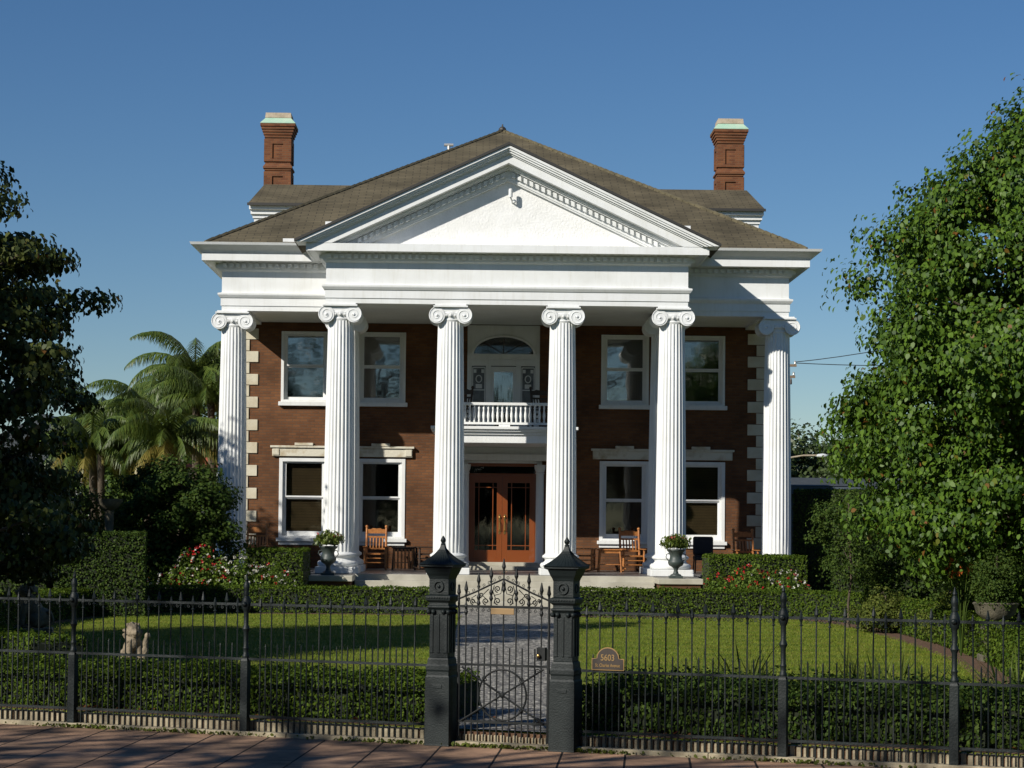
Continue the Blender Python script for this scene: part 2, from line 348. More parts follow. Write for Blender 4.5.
def leaves(name, P, size, m, parent=None, N=None, up=None, aspect=.7, jitter=.35, fold=.18, spread=.6, loc=(0,0,0)):
    """many small folded leaves at points P; N = preferred normals"""
    P = np.asarray(P, float); n = len(P)
    r = rng.normal(size=(n,3)); r /= np.linalg.norm(r, axis=1)[:,None]
    nn = r if N is None else N + spread*r
    nn = nn/np.maximum(np.linalg.norm(nn, axis=1), 1e-6)[:,None]
    d = rng.normal(size=(n,3)) if up is None else np.asarray(up)[None,:]+.45*rng.normal(size=(n,3))
    d -= nn*(d*nn).sum(1)[:,None]; d /= np.maximum(np.linalg.norm(d, axis=1), 1e-6)[:,None]
    q = np.cross(nn, d); L = size*(1+jitter*rng.uniform(-1,1,n))[:,None]; W = L*aspect
    f_ = nn*L*fold
    V = np.stack([P-d*L*.5, P-d*L*.2+q*W*.46+f_, P+d*L*.18+q*W*.42+f_*.8, P+d*L*.5-f_*.4, P+d*L*.18-q*W*.42+f_*.8, P-d*L*.2-q*W*.46+f_], 1).reshape(-1,3)
    me = bpy.data.meshes.new(name); me.vertices.add(6*n); me.vertices.foreach_set('co', V.ravel())
    me.loops.add(6*n); me.loops.foreach_set('vertex_index', np.arange(6*n, dtype=np.int32))
    me.polygons.add(n); me.polygons.foreach_set('loop_start', np.arange(0,6*n,6, dtype=np.int32)); me.polygons.foreach_set('loop_total', np.full(n,6,dtype=np.int32))
    me.update(calc_edges=True); me.materials.append(M[m])
    o = bpy.data.objects.new(name, me); col.objects.link(o); o.location = loc
    if parent: o.parent = parent
    return o

# ------------------------------------------------------------------ setting
A = R(19.9)                                       # the fence line runs oblique to the view
GC = Vector((-.07, 20.16, 0)); U = Vector((cos(A), -sin(A), 0)); V_ = Vector((sin(A), cos(A), 0))   # along / inward
def FP(t, q, z=0): return GC + U*t + V_*q + Vector((0,0,z))
GZ = .15
g = MB(); g.add([(-600,-600,-.02),(600,-600,-.02),(600,900,-.02),(-600,900,-.02)], [(0,1,2,3)]); struct(g.build('ground', 'ground'))
g = MB(); g.box(-40, 40, -3.4, .02, -.3, 0); struct(g.build('sidewalk', 'paving', loc=GC, rz=-A))
g = MB(); g.box(-60, 60, -22, -9.0, -.3, -.008); struct(g.build('avenue', 'asphalt', loc=GC, rz=-A))
g = MB(); g.box(-60, 60, -9.0, -8.85, -.3, .04); struct(g.build('road_kerb', 'kerb', loc=GC, rz=-A))
# raised garden
g = MB()
for x0, x1, q0, m_ in ((-40, 40, .16, 'lawn'),): g.box(x0, x1, q0, 140, -.2, GZ)
struct(g.build('lawn', 'lawn', loc=GC, rz=-A))
HX, HY = -.17, 52.2
g = MB(); g.add([(-.85,28,GZ+.006),(-.62,20.5,GZ+.006),(.50,20.1,GZ+.006),(.85,28,GZ+.006),(1.0,50.4,GZ+.006),(-1.25,50.4,GZ+.006)], [(1,2,3,0),(0,3,4,5)])
struct(g.build('gravel_path', 'gravel'))

def ribbon(path, w, z, name, m):
    pts = [Vector((*p, 0)) for p in path]; vs = []; fs = []
    for i, p in enumerate(pts):
        t = (pts[min(i+1,len(pts)-1)]-pts[max(i-1,0)]).normalized(); q = Vector((t.y,-t.x,0))*w/2
        vs += [tuple(p+q+Vector((0,0,z))), tuple(p-q+Vector((0,0,z)))]
    for i in range(len(pts)-1): fs.append((2*i, 2*i+1, 2*i+3, 2*i+2))
    b = MB(); b.add(vs, fs); return struct(b.build(name, m))
def spline(pts, n=12):
    P = [Vector(p) for p in pts]; P = [P[0]*2-P[1]]+P+[P[-1]*2-P[-2]]; out = []
    for i in range(1, len(P)-2):
        for k in range(n):
            t = k/n; a, b, c, d = P[i-1:i+3]
            out.append(.5*((2*b)+(c-a)*t+(2*a-5*b+4*c-d)*t*t+(3*b-a-3*c+d)*t**3))
    out.append(P[-2]); return [(p[0], p[1]*K) for p in out]
right_hedge = spline([(1.25,25.9),(4.2,25.9),(6.7,25.7),(7.75,24.0),(7.95,21),(7.7,17.5),(7.0,14.8),(6.3,13.2)])
left_hedge = spline([(-1.75,25.9),(-4.2,25.9),(-8.2,25.6),(-9.6,23.5),(-9.5,20),(-8.6,17.3),(-7.2,15.4),(-5.6,14.0)])
ribbon(right_hedge, 1.7, GZ+.004, 'mulch_bed', 'soil'); ribbon(left_hedge, 1.5, GZ+.004, 'mulch_bed', 'soil')
g = MB(); g.box(-12, -1.1, .2, 2.0, GZ, GZ+.005); g.box(1.1, 12, .2, 2.6, GZ, GZ+.005); struct(g.build('mulch_bed', 'soil', loc=GC, rz=-A))
g = MB(); g.box(-14, -4.9, 47.2, 56, GZ, GZ+.006); g.box(4.6, 14, 47.2, 56, GZ, GZ+.006); struct(g.build('mulch_bed', 'soil'))

# ------------------------------------------------------------------ the mansion
house = empty('mansion', (HX, HY, 0), R(1.0))
tag(house, 'two storey brick mansion with tall white fluted columns and a pediment', 'house')
def part(mb, name, m, parent=house, **k): return mb.build(name, m, parent, **k)
FZ = .93; EB = 7.82; WY = 5.55; CT = 9.29; DZ = .075

# brick wall with openings
W2X, W1X = 3.46, 5.63
ops = []
for sx in (-1, 1):
    for x in (W2X, W1X):
        ops.append((sx*x-.66, sx*x+.66, 5.62, 7.66)); ops.append((sx*x-.68, sx*x+.68, 1.66, 4.06))
ops.append((-1.12, 1.12, 1.1, 4.36)); ops.append((-1.03, 1.03, 4.8, 7.9))
xs = sorted(set([-7.45, 7.45]+[o[0] for o in ops]+[o[1] for o in ops])); zs = sorted(set([GZ-.3, 8.4]+[o[2] for o in ops]+[o[3] for o in ops]))
b = MB()
for i in range(len(xs)-1):
    for k in range(len(zs)-1):
        cx, cz = (xs[i]+xs[i+1])/2, (zs[k]+zs[k+1])/2
        if any(o[0] < cx < o[1] and o[2] < cz < o[3] for o in ops): continue
        b.add([(xs[i],WY,zs[k]),(xs[i+1],WY,zs[k]),(xs[i+1],WY,zs[k+1]),(xs[i],WY,zs[k+1])], [(0,1,2,3)])
for (x0,x1,z0,z1) in ops:
    d = WY+.22
    b.add([(x0,WY,z0),(x0,d,z0),(x0,d,z1),(x0,WY,z1)], [(0,1,2,3)]); b.add([(x1,WY,z0),(x1,WY,z1),(x1,d,z1),(x1,d,z0)], [(0,1,2,3)])
    b.add([(x0,WY,z1),(x0,d,z1),(x1,d,z1),(x1,WY,z1)], [(0,1,2,3)]); b.add([(x0,WY,z0),(x1,WY,z0),(x1,d,z0),(x0,d,z0)], [(0,1,2,3)])
b.add([(-7.45,WY,-.2),(-7.45,29,-.2),(-7.45,29,8.4),(-7.45,WY,8.4)], [(3,2,1,0)])
b.add([(7.45,WY,-.2),(7.45,29,-.2),(7.45,29,8.4),(7.45,WY,8.4)], [(0,1,2,3)])
b.add([(-7.45,29,-.2),(7.45,29,-.2),(7.45,29,8.4),(-7.45,29,8.4)], [(3,2,1,0)])
part(b, 'wall', 'brick')
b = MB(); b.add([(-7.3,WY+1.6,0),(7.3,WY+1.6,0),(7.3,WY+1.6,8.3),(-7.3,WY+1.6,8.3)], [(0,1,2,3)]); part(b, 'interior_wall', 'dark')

# quoins: alternating long and short blocks
for sx in (-1, 1):
    b = MB(); z = FZ; k = 0
    while z < 7.7:
        wd = .52 if k % 2 == 0 else .27
        x0 = sx*7.48; b.box(x0, x0-sx*wd, WY-.035, WY+.6, z+.008, min(z+.315, 7.84)); z += .323; k += 1
    part(b, 'quoin_strip', 'quoin', bevel=.008)

# --- window
def window(x, z0, z1, wd, upper, blind):
    w_ = empty('window', (x, WY, 0)); w_.parent = house
    h = wd/2
    f = MB(); t = .08 if upper else .10
    yo, yi = (-.03, .12)
    f.box(-h, -h+t, yo, yi, z0, z1); f.box(h-t, h, yo, yi, z0, z1); f.box(-h+t, h-t, yo, yi, z1-t, z1); f.box(-h+t, h-t, yo, yi, z0, z0+.06)
    f.box(-h+t, -h+t+.05, .03, .16, z0+.06, z1-t); f.box(h-t-.05, h-t, .03, .16, z0+.06, z1-t)
    f.build('frame', 'white', w_, bevel=.006)
    a, c, mz = z0+.06, z1-t, (z0+z1)/2+.02
    hh = h-t-.05
    for (q0, q1, y) in ((mz, c, .05), (a, mz, .10)):
        sb = MB(); s_ = .045
        sb.box(-hh, -hh+s_, y, y+.035, q0, q1); sb.box(hh-s_, hh, y, y+.035, q0, q1)
        sb.box(-hh+s_, hh-s_, y, y+.035, q1-s_, q1); sb.box(-hh+s_, hh-s_, y, y+.035, q0, q0+(s_ if q0 == mz else .13 if not upper else .08))
        sb.build('sash', 'white', w_)
        p = MB(); p.box(-hh+s_, hh-s_, y+.014, y+.02, q0+s_, q1-s_); p.build('pane', 'glass_up' if upper else 'glass', w_)
    s = MB()
    if upper: s.box(-h-.06, h+.06, -.13, .05, z0-.12, z0-.002)
    else:
        s.box(-h-.06, h+.06, -.12, .05, z0-.10, z0-.002); s.box(-h-.0, h+.0, -.05, .05, z0-.20, z0-.102)
    s.build('sill', 'white', w_, bevel=.01)
    if blind is not None:
        q = MB(); n = 26; zt = c; zb = a + (c-a)*blind
        for i in range(n):
            z = zt-(zt-zb)*i/n; q.box(-hh+.02, hh-.02, .20, .215, z-(zt-zb)/n+.006, z)
        q.build('blind', 'blind' if not upper else 'curtain', w_)
    if not upper:
        l = MB(); e = h+.20
        l.box(-e, e, -.09, .05, z1+.05, z1+.29); l.box(-e-.05, e+.05, -.14, .05, z1+.29, z1+.35)
        l.box(-.26, .26, -.16, .05, z1+.35, z1+.43)
        for sx in (-1, 1): l.box(sx*(e-.02), sx*(e-.2), -.115, -.09, z1+.08, z1+.26)
        l.build('lintel', 'capstone', w_, bevel=.008)
    return w_
for sx in (-1, 1):
    for k, x in enumerate((W2X, W1X)):
        window(sx*x, 5.64, 7.64, 1.36, True, (.72 if (sx, k) != (1, 0) else .45))
        window(sx*x, 1.78, 4.04, 1.40, False, (None if k == 0 and sx < 0 else .02 if k else .5))

# --- columns
def fluted(r0, r1, h, nf=24, rings=14):
    vs = []; fs = []; pts = 6; m = nf*pts
    for i in range(rings+1):
        t = i/rings; e = min(1, t*3)
        r = r0 + (r1-r0)*(t**1.6)
        dep = .034 if 0 < i < rings else 0.0
        zz = h*t if 0 < i < rings else (0 if i == 0 else h)
        for k in range(nf):
            for j in range(pts):
                a = 2*pi*(k + j/pts)/nf
                d = 0 if j in (0, 1) else dep*sin(pi*(j-1)/(pts-1))
                vs.append(((r-d)*cos(a), (r-d)*sin(a), zz))
    for i in range(rings):
        for k in range(m): k2 = (k+1)%m; fs.append((i*m+k, i*m+k2, (i+1)*m+k2, (i+1)*m+k))
    fs.append(tuple(range(m-1,-1,-1))); fs.append(tuple(range(rings*m, (rings+1)*m)))
    return vs, fs
COLH = EB-FZ
def make_column():
    c = empty('column', (0,0,FZ)); c.parent = house
    b = MB(); b.box(-.55, .55, -.55, .55, 0, .17); b.build('plinth', 'white', c, bevel=.015)
    tor = []
    tor += [(.5, .17)]
    for i in range(9): a = -pi/2+pi*i/8; tor.append((.455+.075*cos(a), .245+.075*sin(a)))
    tor += [(.44,.33),(.42,.345),(.405,.37),(.41,.40),(.43,.425)]
    for i in range(7): a = -pi/2+pi*i/6; tor.append((.43+.045*cos(a), .47+.045*sin(a)))
    tor += [(.43,.52),(.405,.545)]
    b = MB(); b.lathe(tor, 40); b.build('base', 'white', c, smooth=35)
    vs, fs = fluted(.395, .325, COLH-.545-.42); b = MB(); b.add(vs, fs); b.build('shaft', 'white', c, loc=(0,0,.545), smooth=25)
    cap = MB(); H = COLH
    cap.box(-.40, .40, -.40, .40, H-.035, H); cap.box(-.44, .44, -.44, .44, H-.075, H-.035)
    cap.lathe([(.325,H-.44),(.335,H-.41),(.345,H-.39),(.33,H-.37),(.33,H-.35),(.36,H-.31),(.39,H-.25),(.38,H-.20)], 32)
    # egg row
    for k in range(20):
        a = 2*pi*k/20; cap.ball((.37*cos(a), .37*sin(a), H-.275), .036, 6, 5, (1,1,1.3))
    VR = .205; vx = .35; vz = H-.285
    # canal band between the volutes, sagging towards the middle
    n = 14; top = [( -vx+2*vx*i/n, H-.078) for i in range(n+1)]; bot = [(-vx+2*vx*i/n, H-.20-.035*sin(pi*i/n)) for i in range(n+1)]
    cap.prism_y(bot + top[::-1], -.36, .36)
    lip = [(p[0], -.365, p[1]) for p in bot]; cap.tube(lip, .014, 5); cap.tube([(-x, -y, z) for x,y,z in lip], .014, 5)
    for sx in (-1, 1):
        # bolster: waisted scroll running front to back
        seg = 28; pr = [(-.385, VR), (-.33, VR), (-.25, VR*.86), (-.1, VR*.72), (0, VR*.78), (.1, VR*.72), (.25, VR*.86), (.33, VR), (.385, VR)]
        vs = []; fs = []
        for (y, r) in pr:
            for k in range(seg): a = 2*pi*k/seg; vs.append((sx*vx+r*cos(a), y, vz+r*sin(a)))
        for i in range(len(pr)-1):
            for k in range(seg): k2=(k+1)%seg; fs.append((i*seg+k, (i+1)*seg+k, (i+1)*seg+k2, i*seg+k2))
        fs.append(tuple(range(seg))); m_ = (len(pr)-1)*seg; fs.append(tuple(range(m_+seg-1, m_-1, -1)))
        cap.add(vs, fs)
        for sy in (-1, 1):
            sp = []; N_ = 40
            for i in range(N_+1):
                t = i/N_; an = pi/2 - sx*(2*pi*2.0*t); r = (VR-.012)*(1-t)**.9+.02
                sp.append((sx*vx+r*cos(an)*1, sy*.389, vz+r*sin(an)))
            cap.tube(sp, [.0135*(1-.4*i/N_) for i in range(N_+1)], 5)
            cap.ball((sx*vx, sy*.388, vz), .035, 8, 6)
    cap.build('capital', 'white', c, smooth=40)
    return c
c0 = make_column(); c0.location = (-4.26, 0, FZ)
for (x, y) in ((-1.44,0),(1.44,0),(4.26,0),(-7.26,2.15),(7.30,2.15),(-4.26,2.38),(4.26,2.38)):
    c = copy_tree(c0, house); c.location = (x, y, FZ)

# --- entablature
P_ALL = [(-7.55,24),(-7.55,1.8),(-4.63,1.8),(-4.63,-.37),(4.63,-.37),(4.63,1.8),(7.55,1.8),(7.55,24)]
b = MB(); b.sweep(P_ALL, [(-.66,EB+.08),(-.66,EB),(0,EB),(0,EB+.13),(.025,EB+.132),(.025,EB+.34),(.05,EB+.345),(.09,EB+.40),(.10,EB+.42),(.10,EB+.46),(.02,EB+.48),(.0,EB+.50),(0,8.78+DZ),(.04,8.80+DZ),(.07,8.83+DZ),(.07,8.86+DZ)])
part(b, 'entablature', 'white')
b = MB(); b.sweep(P_ALL, [(.07,8.86+DZ),(.10,8.862+DZ),(.10,9.00+DZ),(.24,9.03+DZ),(.26,9.055+DZ),(.43,9.055+DZ),(.44,9.02+DZ),(.48,9.02+DZ),(.48,CT),(.30,CT),(-.3,CT)])
corn = part(b, 'cornice', 'white')
b = MB()
def dent(p, q, out):
    p = Vector(p); q = Vector(q); L = (q-p).length; d = (q-p)/L; nn = Vector((d.y,-d.x)); k = int(L/.17)
    for i in range(k):
        c = p + d*(L*(i+.5)/k)
        a0 = c - d*.05 + nn*.098; a1 = c + d*.05 + nn*.098; b1 = a1+nn*.085; b0 = a0+nn*.085
        b.prism_z([tuple(a0), tuple(b0), tuple(b1), tuple(a1)][::-1], 8.885+DZ, 8.985+DZ)
for i in range(len(P_ALL)-1):
    p, q = P_ALL[i], P_ALL[i+1]
    if i == 0: p = (-7.55, 8)
    if i == 6: q = (7.55, 8)
    dent(p, q, 0)
b.build('dentil_course', 'white', corn)
# wing crown moulding (gutter)
for sgn in (-1, 1):
    pth = [(-7.55,24),(-7.55,1.8),(-4.3,1.8)] if sgn < 0 else [(4.3,1.8),(7.55,1.8),(7.55,24)]
    b = MB(); b.sweep(pth, [(.42,CT+.003),(.50,CT+.003),(.52,CT+.05),(.57,CT+.09),(.66,CT+.14),(.74,CT+.19),(.77,CT+.255),(.60,CT+.255),(.3,CT+.24)])
    part(b, 'crown_moulding', 'white', smooth=30)
# ceilings and beams
b = MB(); b.box(-4.62, 4.62, -.3, WY, EB+.075, EB+.13); b.box(-7.5,-4.62,1.9,WY,EB+.075,EB+.13); b.box(4.62,7.5,1.9,WY,EB+.075,EB+.13)
part(b, 'porch_ceiling', 'white')

# --- pediment
AZ = 11.80; ZB = CT+.004; HWD = 5.36; S = (AZ-ZB)/HWD
def chev(t0, t1, y0, y1, zb=ZB):
    b = MB(); w0 = (AZ-t0-zb)/S; w1 = (AZ-t1-zb)/S
    b.prism_y([(-w0,zb),(-w1,zb),(0,AZ-t1),(w1,zb),(w0,zb),(0,AZ-t0)], y0, y1); return b
ped = empty('pediment'); ped.parent = house
b = MB(); w1 = (AZ-.50-ZB)/S; b.prism_y([(-w1,ZB),(w1,ZB),(0,AZ-.50)], -.30, -.2); b.build('tympanum', 'stucco', ped)
rk = MB()
w_top = HWD
# crown (cyma) : stepped profile
for (t0,t1,y0) in ((.0,.07,-1.06),(.07,.12,-1.02),(.12,.17,-.97),(.17,.205,-.91),(.205,.42,-.86)):
    c = chev(t0, t1, y0, -.28); rk.add(c.v, c.f)
c = chev(.42, .49, -.62, -.28); rk.add(c.v, c.f); c = chev(.49, .53, -.56, -.28); rk.add(c.v, c.f)
rk = rk.build('raking_cornice', 'white', ped)
bd = chev(.53, .76, -.44, -.301); b = bd
c = chev(.76, .80, -.41, -.301); b.add(c.v, c.f)
slope = math.atan(S)
for sx in (-1, 1):
    n = 30
    for i in range(n):
        x = .13+i*.152
        zt = AZ-.56-S*x
        if zt-.13 < ZB+.02: break
        b.add([(sx*(x-.045),-.535,zt-.12+S*.045),(sx*(x+.045),-.535,zt-.12-S*.045),(sx*(x+.045),-.44,zt-.12-S*.045),(sx*(x-.045),-.44,zt-.12+S*.045),
               (sx*(x-.045),-.535,zt+S*.045),(sx*(x+.045),-.535,zt-S*.045),(sx*(x+.045),-.44,zt-S*.045),(sx*(x-.045),-.44,zt+S*.045)],
              [(0,3,2,1),(4,5,6,7),(0,1,5,4),(1,2,6,5),(2,3,7,6),(3,0,4,7)])
b.build('dentil_course', 'white', rk)
# scroll ends of the rake
for sx in (-1, 1):
    b = MB(); b.box(sx*4.42, sx*4.62, -.95, -.75, AZ-S*4.6+.10, AZ-S*4.6+.17); b.box(sx*4.55, sx*4.62, -.98, -.72, AZ-S*4.6+.06, AZ-S*4.6+.10)
    b.build('gutter_outlet', 'white', ped)
fl = MB(); fl.tube([(.10,-.30,10.46),(.10,-.42,10.47),(.06,-.50,10.56)], .022, 6); fl.lathe([(.05,0),(.055,.03),(.05,.2),(.03,.22)], 12, (.06,-.52,10.56)); fl.ball((.16,-.42,10.47), .05)
part(fl, 'floodlight', 'white', smooth=40)

# --- roofs
EX, EZ, EY0 = 7.92, CT+.262, 1.18
PK = (0, 14.2, 15.12); PK2 = (0, 18, 15.12)
b = MB(); b.add([(-EX,EY0,EZ),(EX,EY0,EZ),(EX,31,EZ),(-EX,31,EZ),PK,PK2], [(0,1,4),(1,2,5,4),(2,3,5),(3,0,4,5)])
b.add([(-EX,EY0,EZ-.03),(EX,EY0,EZ-.03),(EX,31,EZ-.03),(-EX,31,EZ-.03)], [(0,3,2,1)])
roof = part(b, 'roof', 'roof'); uvproj(roof)
M['ridge'] = mat('ridge_shingles', (.13, .11, .062), .95, c2=(.08, .068, .038), nscale=5)
for e in (((-EX,EY0,EZ),PK),((EX,EY0,EZ),PK),(PK,PK2)):
    b = MB(); p, q = Vector(e[0]), Vector(e[1]); k = int((q-p).length/.3)
    for i in range(k): b.tube([p.lerp(q,i/k)+Vector((0,0,.0)), p.lerp(q,(i+1.15)/k)+Vector((0,0,.02))], .055, 5)
    b.build('ridge_cap', 'ridge', roof)
b = MB(); b.ball((0,14.2,15.14), .13, 8, 6); b.lathe([(.16,-.02),(.03,.12),(.02,.2)], 8, (0,14.2,15.14)); b.build('finial', 'roofedge', roof)
b = MB(); b.tube([(-1.75,13.9,13.9),(-1.75,13.9,14.55)], .05, 8); b.tube([(-1.9,13.9,14.58),(-1.6,13.9,14.58)], .05, 8); b.build('vent_pipe', 'steel', roof)
# gable roof over the portico
b = MB(); t = .05; w0 = HWD+.03; a = AZ+.02
b.add([(-w0,-1.09,a-S*w0),(0,-1.09,a),(0,9.4,a),(-w0,9.4,a-S*w0),(-w0,-1.09,a-S*w0+t),(0,-1.09,a+t),(0,9.4,a+t),(-w0,9.4,a-S*w0+t)],
      [(0,3,2,1),(4,5,6,7),(0,1,5,4),(2,3,7,6),(3,0,4,7)])
b.add([(w0,-1.09,a-S*w0),(0,-1.09,a),(0,9.4,a),(w0,9.4,a-S*w0),(w0,-1.09,a-S*w0+t),(0,-1.09,a+t),(0,9.4,a+t),(w0,9.4,a-S*w0+t)],
      [(0,1,2,3),(4,7,6,5),(0,4,5,1),(2,6,7,3),(3,7,4,0)])
pr = part(b, 'porch_roof', 'roof'); uvproj(pr)
b = MB()
for sx in (-1, 1):
    b.add([(0,-1.10,a+t+.004),(sx*w0,-1.10,a-S*w0+t+.004),(sx*w0,-1.10,a-S*w0-.015),(0,-1.10,a-.015),
           (0,-1.02,a+t+.004),(sx*w0,-1.02,a-S*w0+t+.004)], [(0,1,2,3) if sx<0 else (3,2,1,0), (0,4,5,1) if sx<0 else (1,5,4,0)])
b.build('edge_strip', 'roofedge', pr)
# white gutter block left of the rake
b = MB(); b.box(-5.9,-5.1,1.3,1.36,EZ-.02,EZ+.14); part(b, 'gutter_board', 'white')

# attic cross gables and chimneys
for sx in (-1, 1):
    d = empty('dormer'); d.parent = house
    y0, y1 = 13.7, 19.8; x0 = 8.08 if sx < 0 else 8.42; zt = 12.55
    b = MB(); b.box(sx*3.0, sx*x0, y0+.35, y1-.35, 9.6, zt-.42)
    b.box(sx*3.0, sx*(x0+.0)+sx*.04, y0+.30, y1-.3, zt-.42, zt-.30); b.box(sx*3.0, sx*x0+sx*.10, y0+.22, y1-.22, zt-.30, zt-.16); b.box(sx*3.0, sx*x0+sx*.14, y0+.12, y1-.12, zt-.16, zt)
    b.build('dormer_wall', 'white', d)
    ym = (y0+y1)/2; zr = zt+1.14; xe = x0+.18
    b = MB(); b.add([(sx*2,y0,zt),(sx*xe,y0,zt),(sx*(xe-.22),ym,zr),(sx*2,ym,zr),(sx*xe,y1,zt),(sx*2,y1,zt),
                     (sx*2,y0,zt+.003),], [(0,1,2,3) if sx>0 else (3,2,1,0), (1,4,2) if sx>0 else (2,4,1), (4,5,3,2) if sx>0 else (2,3,5,4), (0,5,4,1) if sx>0 else (1,4,5,0)])
    r_ = b.build('dormer_roof', 'roof', d); uvproj(r_)
    b = MB(); b.box(sx*2.5, sx*(xe+.01), y0-.012, y0+.03, zt-.05, zt+.035); b.build('edge_strip', 'roofedge', r_)
    # chimney
    cy = 19.6; cx = -7.84 if sx < 0 else 8.12
    ch = empty('chimney', (cx, cy, -.15)); ch.parent = house
    b = MB(); h = .44
    b.sq_lathe([(h,9.5),(h,14.72),(h+.03,14.74),(h+.03,14.79),(h+.07,14.81),(h+.07,14.87),(h+.03,14.93),(h,14.98),(h,16.05-.15)])
    for i in range(5): b.box(-h-.034*(i+1), h+.034*(i+1), -h-.034*(i+1), h+.034*(i+1), 15.9+i*.095, 15.9+(i+1)*.095-.001)
    # raised frames that leave sunk panels on front
    for (za, zb_) in ((15.05, 15.85), (13.4, 14.70)):
        b.box(-h-.03, -.19, -h-.045, -h+.02, za, zb_); b.box(.19, h+.03, -h-.045, -h+.02, za, zb_); b.box(-.19, .19, -h-.045, -h+.02, zb_-.17, zb_)
        if za > 15: b.box(-.19, .19, -h-.045, -h+.02, za, za+.10); b.box(-.10,.19,-h-.03,-h+.01,za+.1,zb_-.22)
        for s2 in (-1, 1):
            b.box(s2*(h-.02), s2*(h+.045), -h-.03, -.19, za, zb_); b.box(s2*(h-.02), s2*(h+.045), .19, h+.03, za, zb_); b.box(s2*(h-.02), s2*(h+.045), -.19, .19, zb_-.17, zb_)
    b.build('stack', 'brick2', ch)
    b = MB(); b.sq_lathe([(.61,16.376),(.62,16.39),(.44,16.60)]); b.build('flashing', 'copper', ch)
    b = MB(); b.sq_lathe([(.46,16.602),(.44,16.78),(.40,16.79)]); b.build('cap', 'cement', ch)

# --- porch floor, steps, pedestals
b = MB(); b.box(-4.98, 4.98, -.62, WY+.02, FZ-.09, FZ); b.box(-7.95, -4.982, 1.45, WY+.02, FZ-.09, FZ); b.box(4.982, 7.95, 1.45, WY+.02, FZ-.09, FZ)
part(b, 'porch_floor', 'porch')
b = MB(); b.box(-4.95, 4.95, -.59, WY, -.2, FZ-.092); b.box(-7.92, -4.952, 1.48, WY, -.2, FZ-.092); b.box(4.952, 7.92, 1.48, WY, -.2, FZ-.092)
part(b, 'foundation', 'brick')
b = MB(); n = 5; rs = (FZ-GZ)/n
b.box(-3.78, 3.78, -.66, -.60, GZ, FZ-.004)
for i in range(n-1): b.box(-3.78, 3.78, -.66-.3*(i+1), -.659-.3*i, GZ-.1, FZ-rs*(i+1))
part(b, 'steps', 'stone', bevel=.012)
for sx in (-1, 1):
    p = empty('pedestal', (sx*4.33, -1.30, 0)); p.parent = house
    b = MB(); b.box(-.50, .50, -.62, .66, 0, FZ-.16); b.build('pedestal_body', 'brick', p)
    b = MB(); b.box(-.56, .56, -.68, .66, FZ-.16, FZ-.02); b.build('capstone', 'stone', p, bevel=.015)

# --- entrance
en = empty('entrance', (0, WY, 0)); en.parent = house
b = MB(); b.box(-1.25, 1.25, -.62, .2, FZ+.002, FZ+.11); b.box(-1.12, 1.12, -.32, .2, FZ+.11, FZ+.215); b.build('threshold', 'stone', en, bevel=.01)
ZD = FZ+.215
b = MB(); b.box(-1.5, 1.5, -.26, .0, 4.02, 4.20); b.box(-1.5, 1.5, -.10, 0, 4.20, 4.40)
b.box(-1.12,-.98,-.02,.2,ZD,4.02); b.box(.98,1.12,-.02,.2,ZD,4.02); b.box(-.98,.98,-.02,.2,3.95,4.02)
b.build('door_surround', 'white', en, bevel=.008)
for sx in (-1, 1):
    b = MB(); b.lathe([(.15,0),(.15,.06),(.17,.08),(.15,.12),(.125,.14),(.12,.3),(.11,3.95-ZD-.2),(.13,3.95-ZD-.18),(.11,3.95-ZD-.15),(.15,3.95-ZD-.05),(.16,4.01-ZD)], 20, (sx*1.06, -.16, ZD-.105+.0))
    b.build('entrance_column', 'white', en, smooth=35)
b = MB(); b.box(-.98,.98,.02,.10,3.86,3.949); b.box(-.98,-.93,.02,.10,ZD,3.86); b.box(.93,.98,.02,.10,ZD,3.86); b.box(-.93,.93,.02,.1,3.60,3.66)
b.build('door_frame', 'wood', en)
b = MB(); b.box(-.93,.93,.06,.07,3.661,3.86); b.build('transom_pane', 'glass', en)
for sx in (-1, 1):
    d = empty('door', (sx*.465, .03, ZD)); d.parent = en
    b = MB(); hw = .462; H = 3.60-ZD-.005
    b.box(-hw,-hw+.15,0,.05,0,H); b.box(hw-.15,hw,0,.05,0,H); b.box(-hw+.15,hw-.15,0,.05,H-.20,H); b.box(-hw+.15,hw-.15,0,.05,0,.34)
    for x in (-.20,.20): b.box(x-.012,x+.012,.005,.045,.34,H-.20)
    for z in (.47,H-.33): b.box(-hw+.15,hw-.15,.007,.043,z-.012,z+.012)
    b.build('door_leaf', 'wood', d, bevel=.004)
    b = MB(); b.box(-hw+.15,hw-.15,.022,.028,.34,H-.20); b.build('pane', 'glass', d)
    b = MB(); x = -sx*(hw-.07)
    b.box(x-.025,x+.025,-.012,.0,.80,1.35); b.tube([(x,-.01,.88),(x,-.07,.92),(x,-.07,1.12),(x,-.01,1.16)], .013, 8); b.ball((x,-.03,1.28), .03)
    b.build('handle', 'brass', d, smooth=40)
b = MB(); b.tube([(-1.18,-.5,FZ),(-1.18,-.5,FZ+.95)], .022, 8); b.tube([(-1.18,-.5,FZ+.95),(-1.18,-.05,FZ+1.1)], .022, 8); b.build('handrail', 'white', en)
# panel over the door under the balcony
b = MB(); b.box(-1.12,1.12,.03,.2,4.021,4.36); b.build('upper_panel', 'white', en)

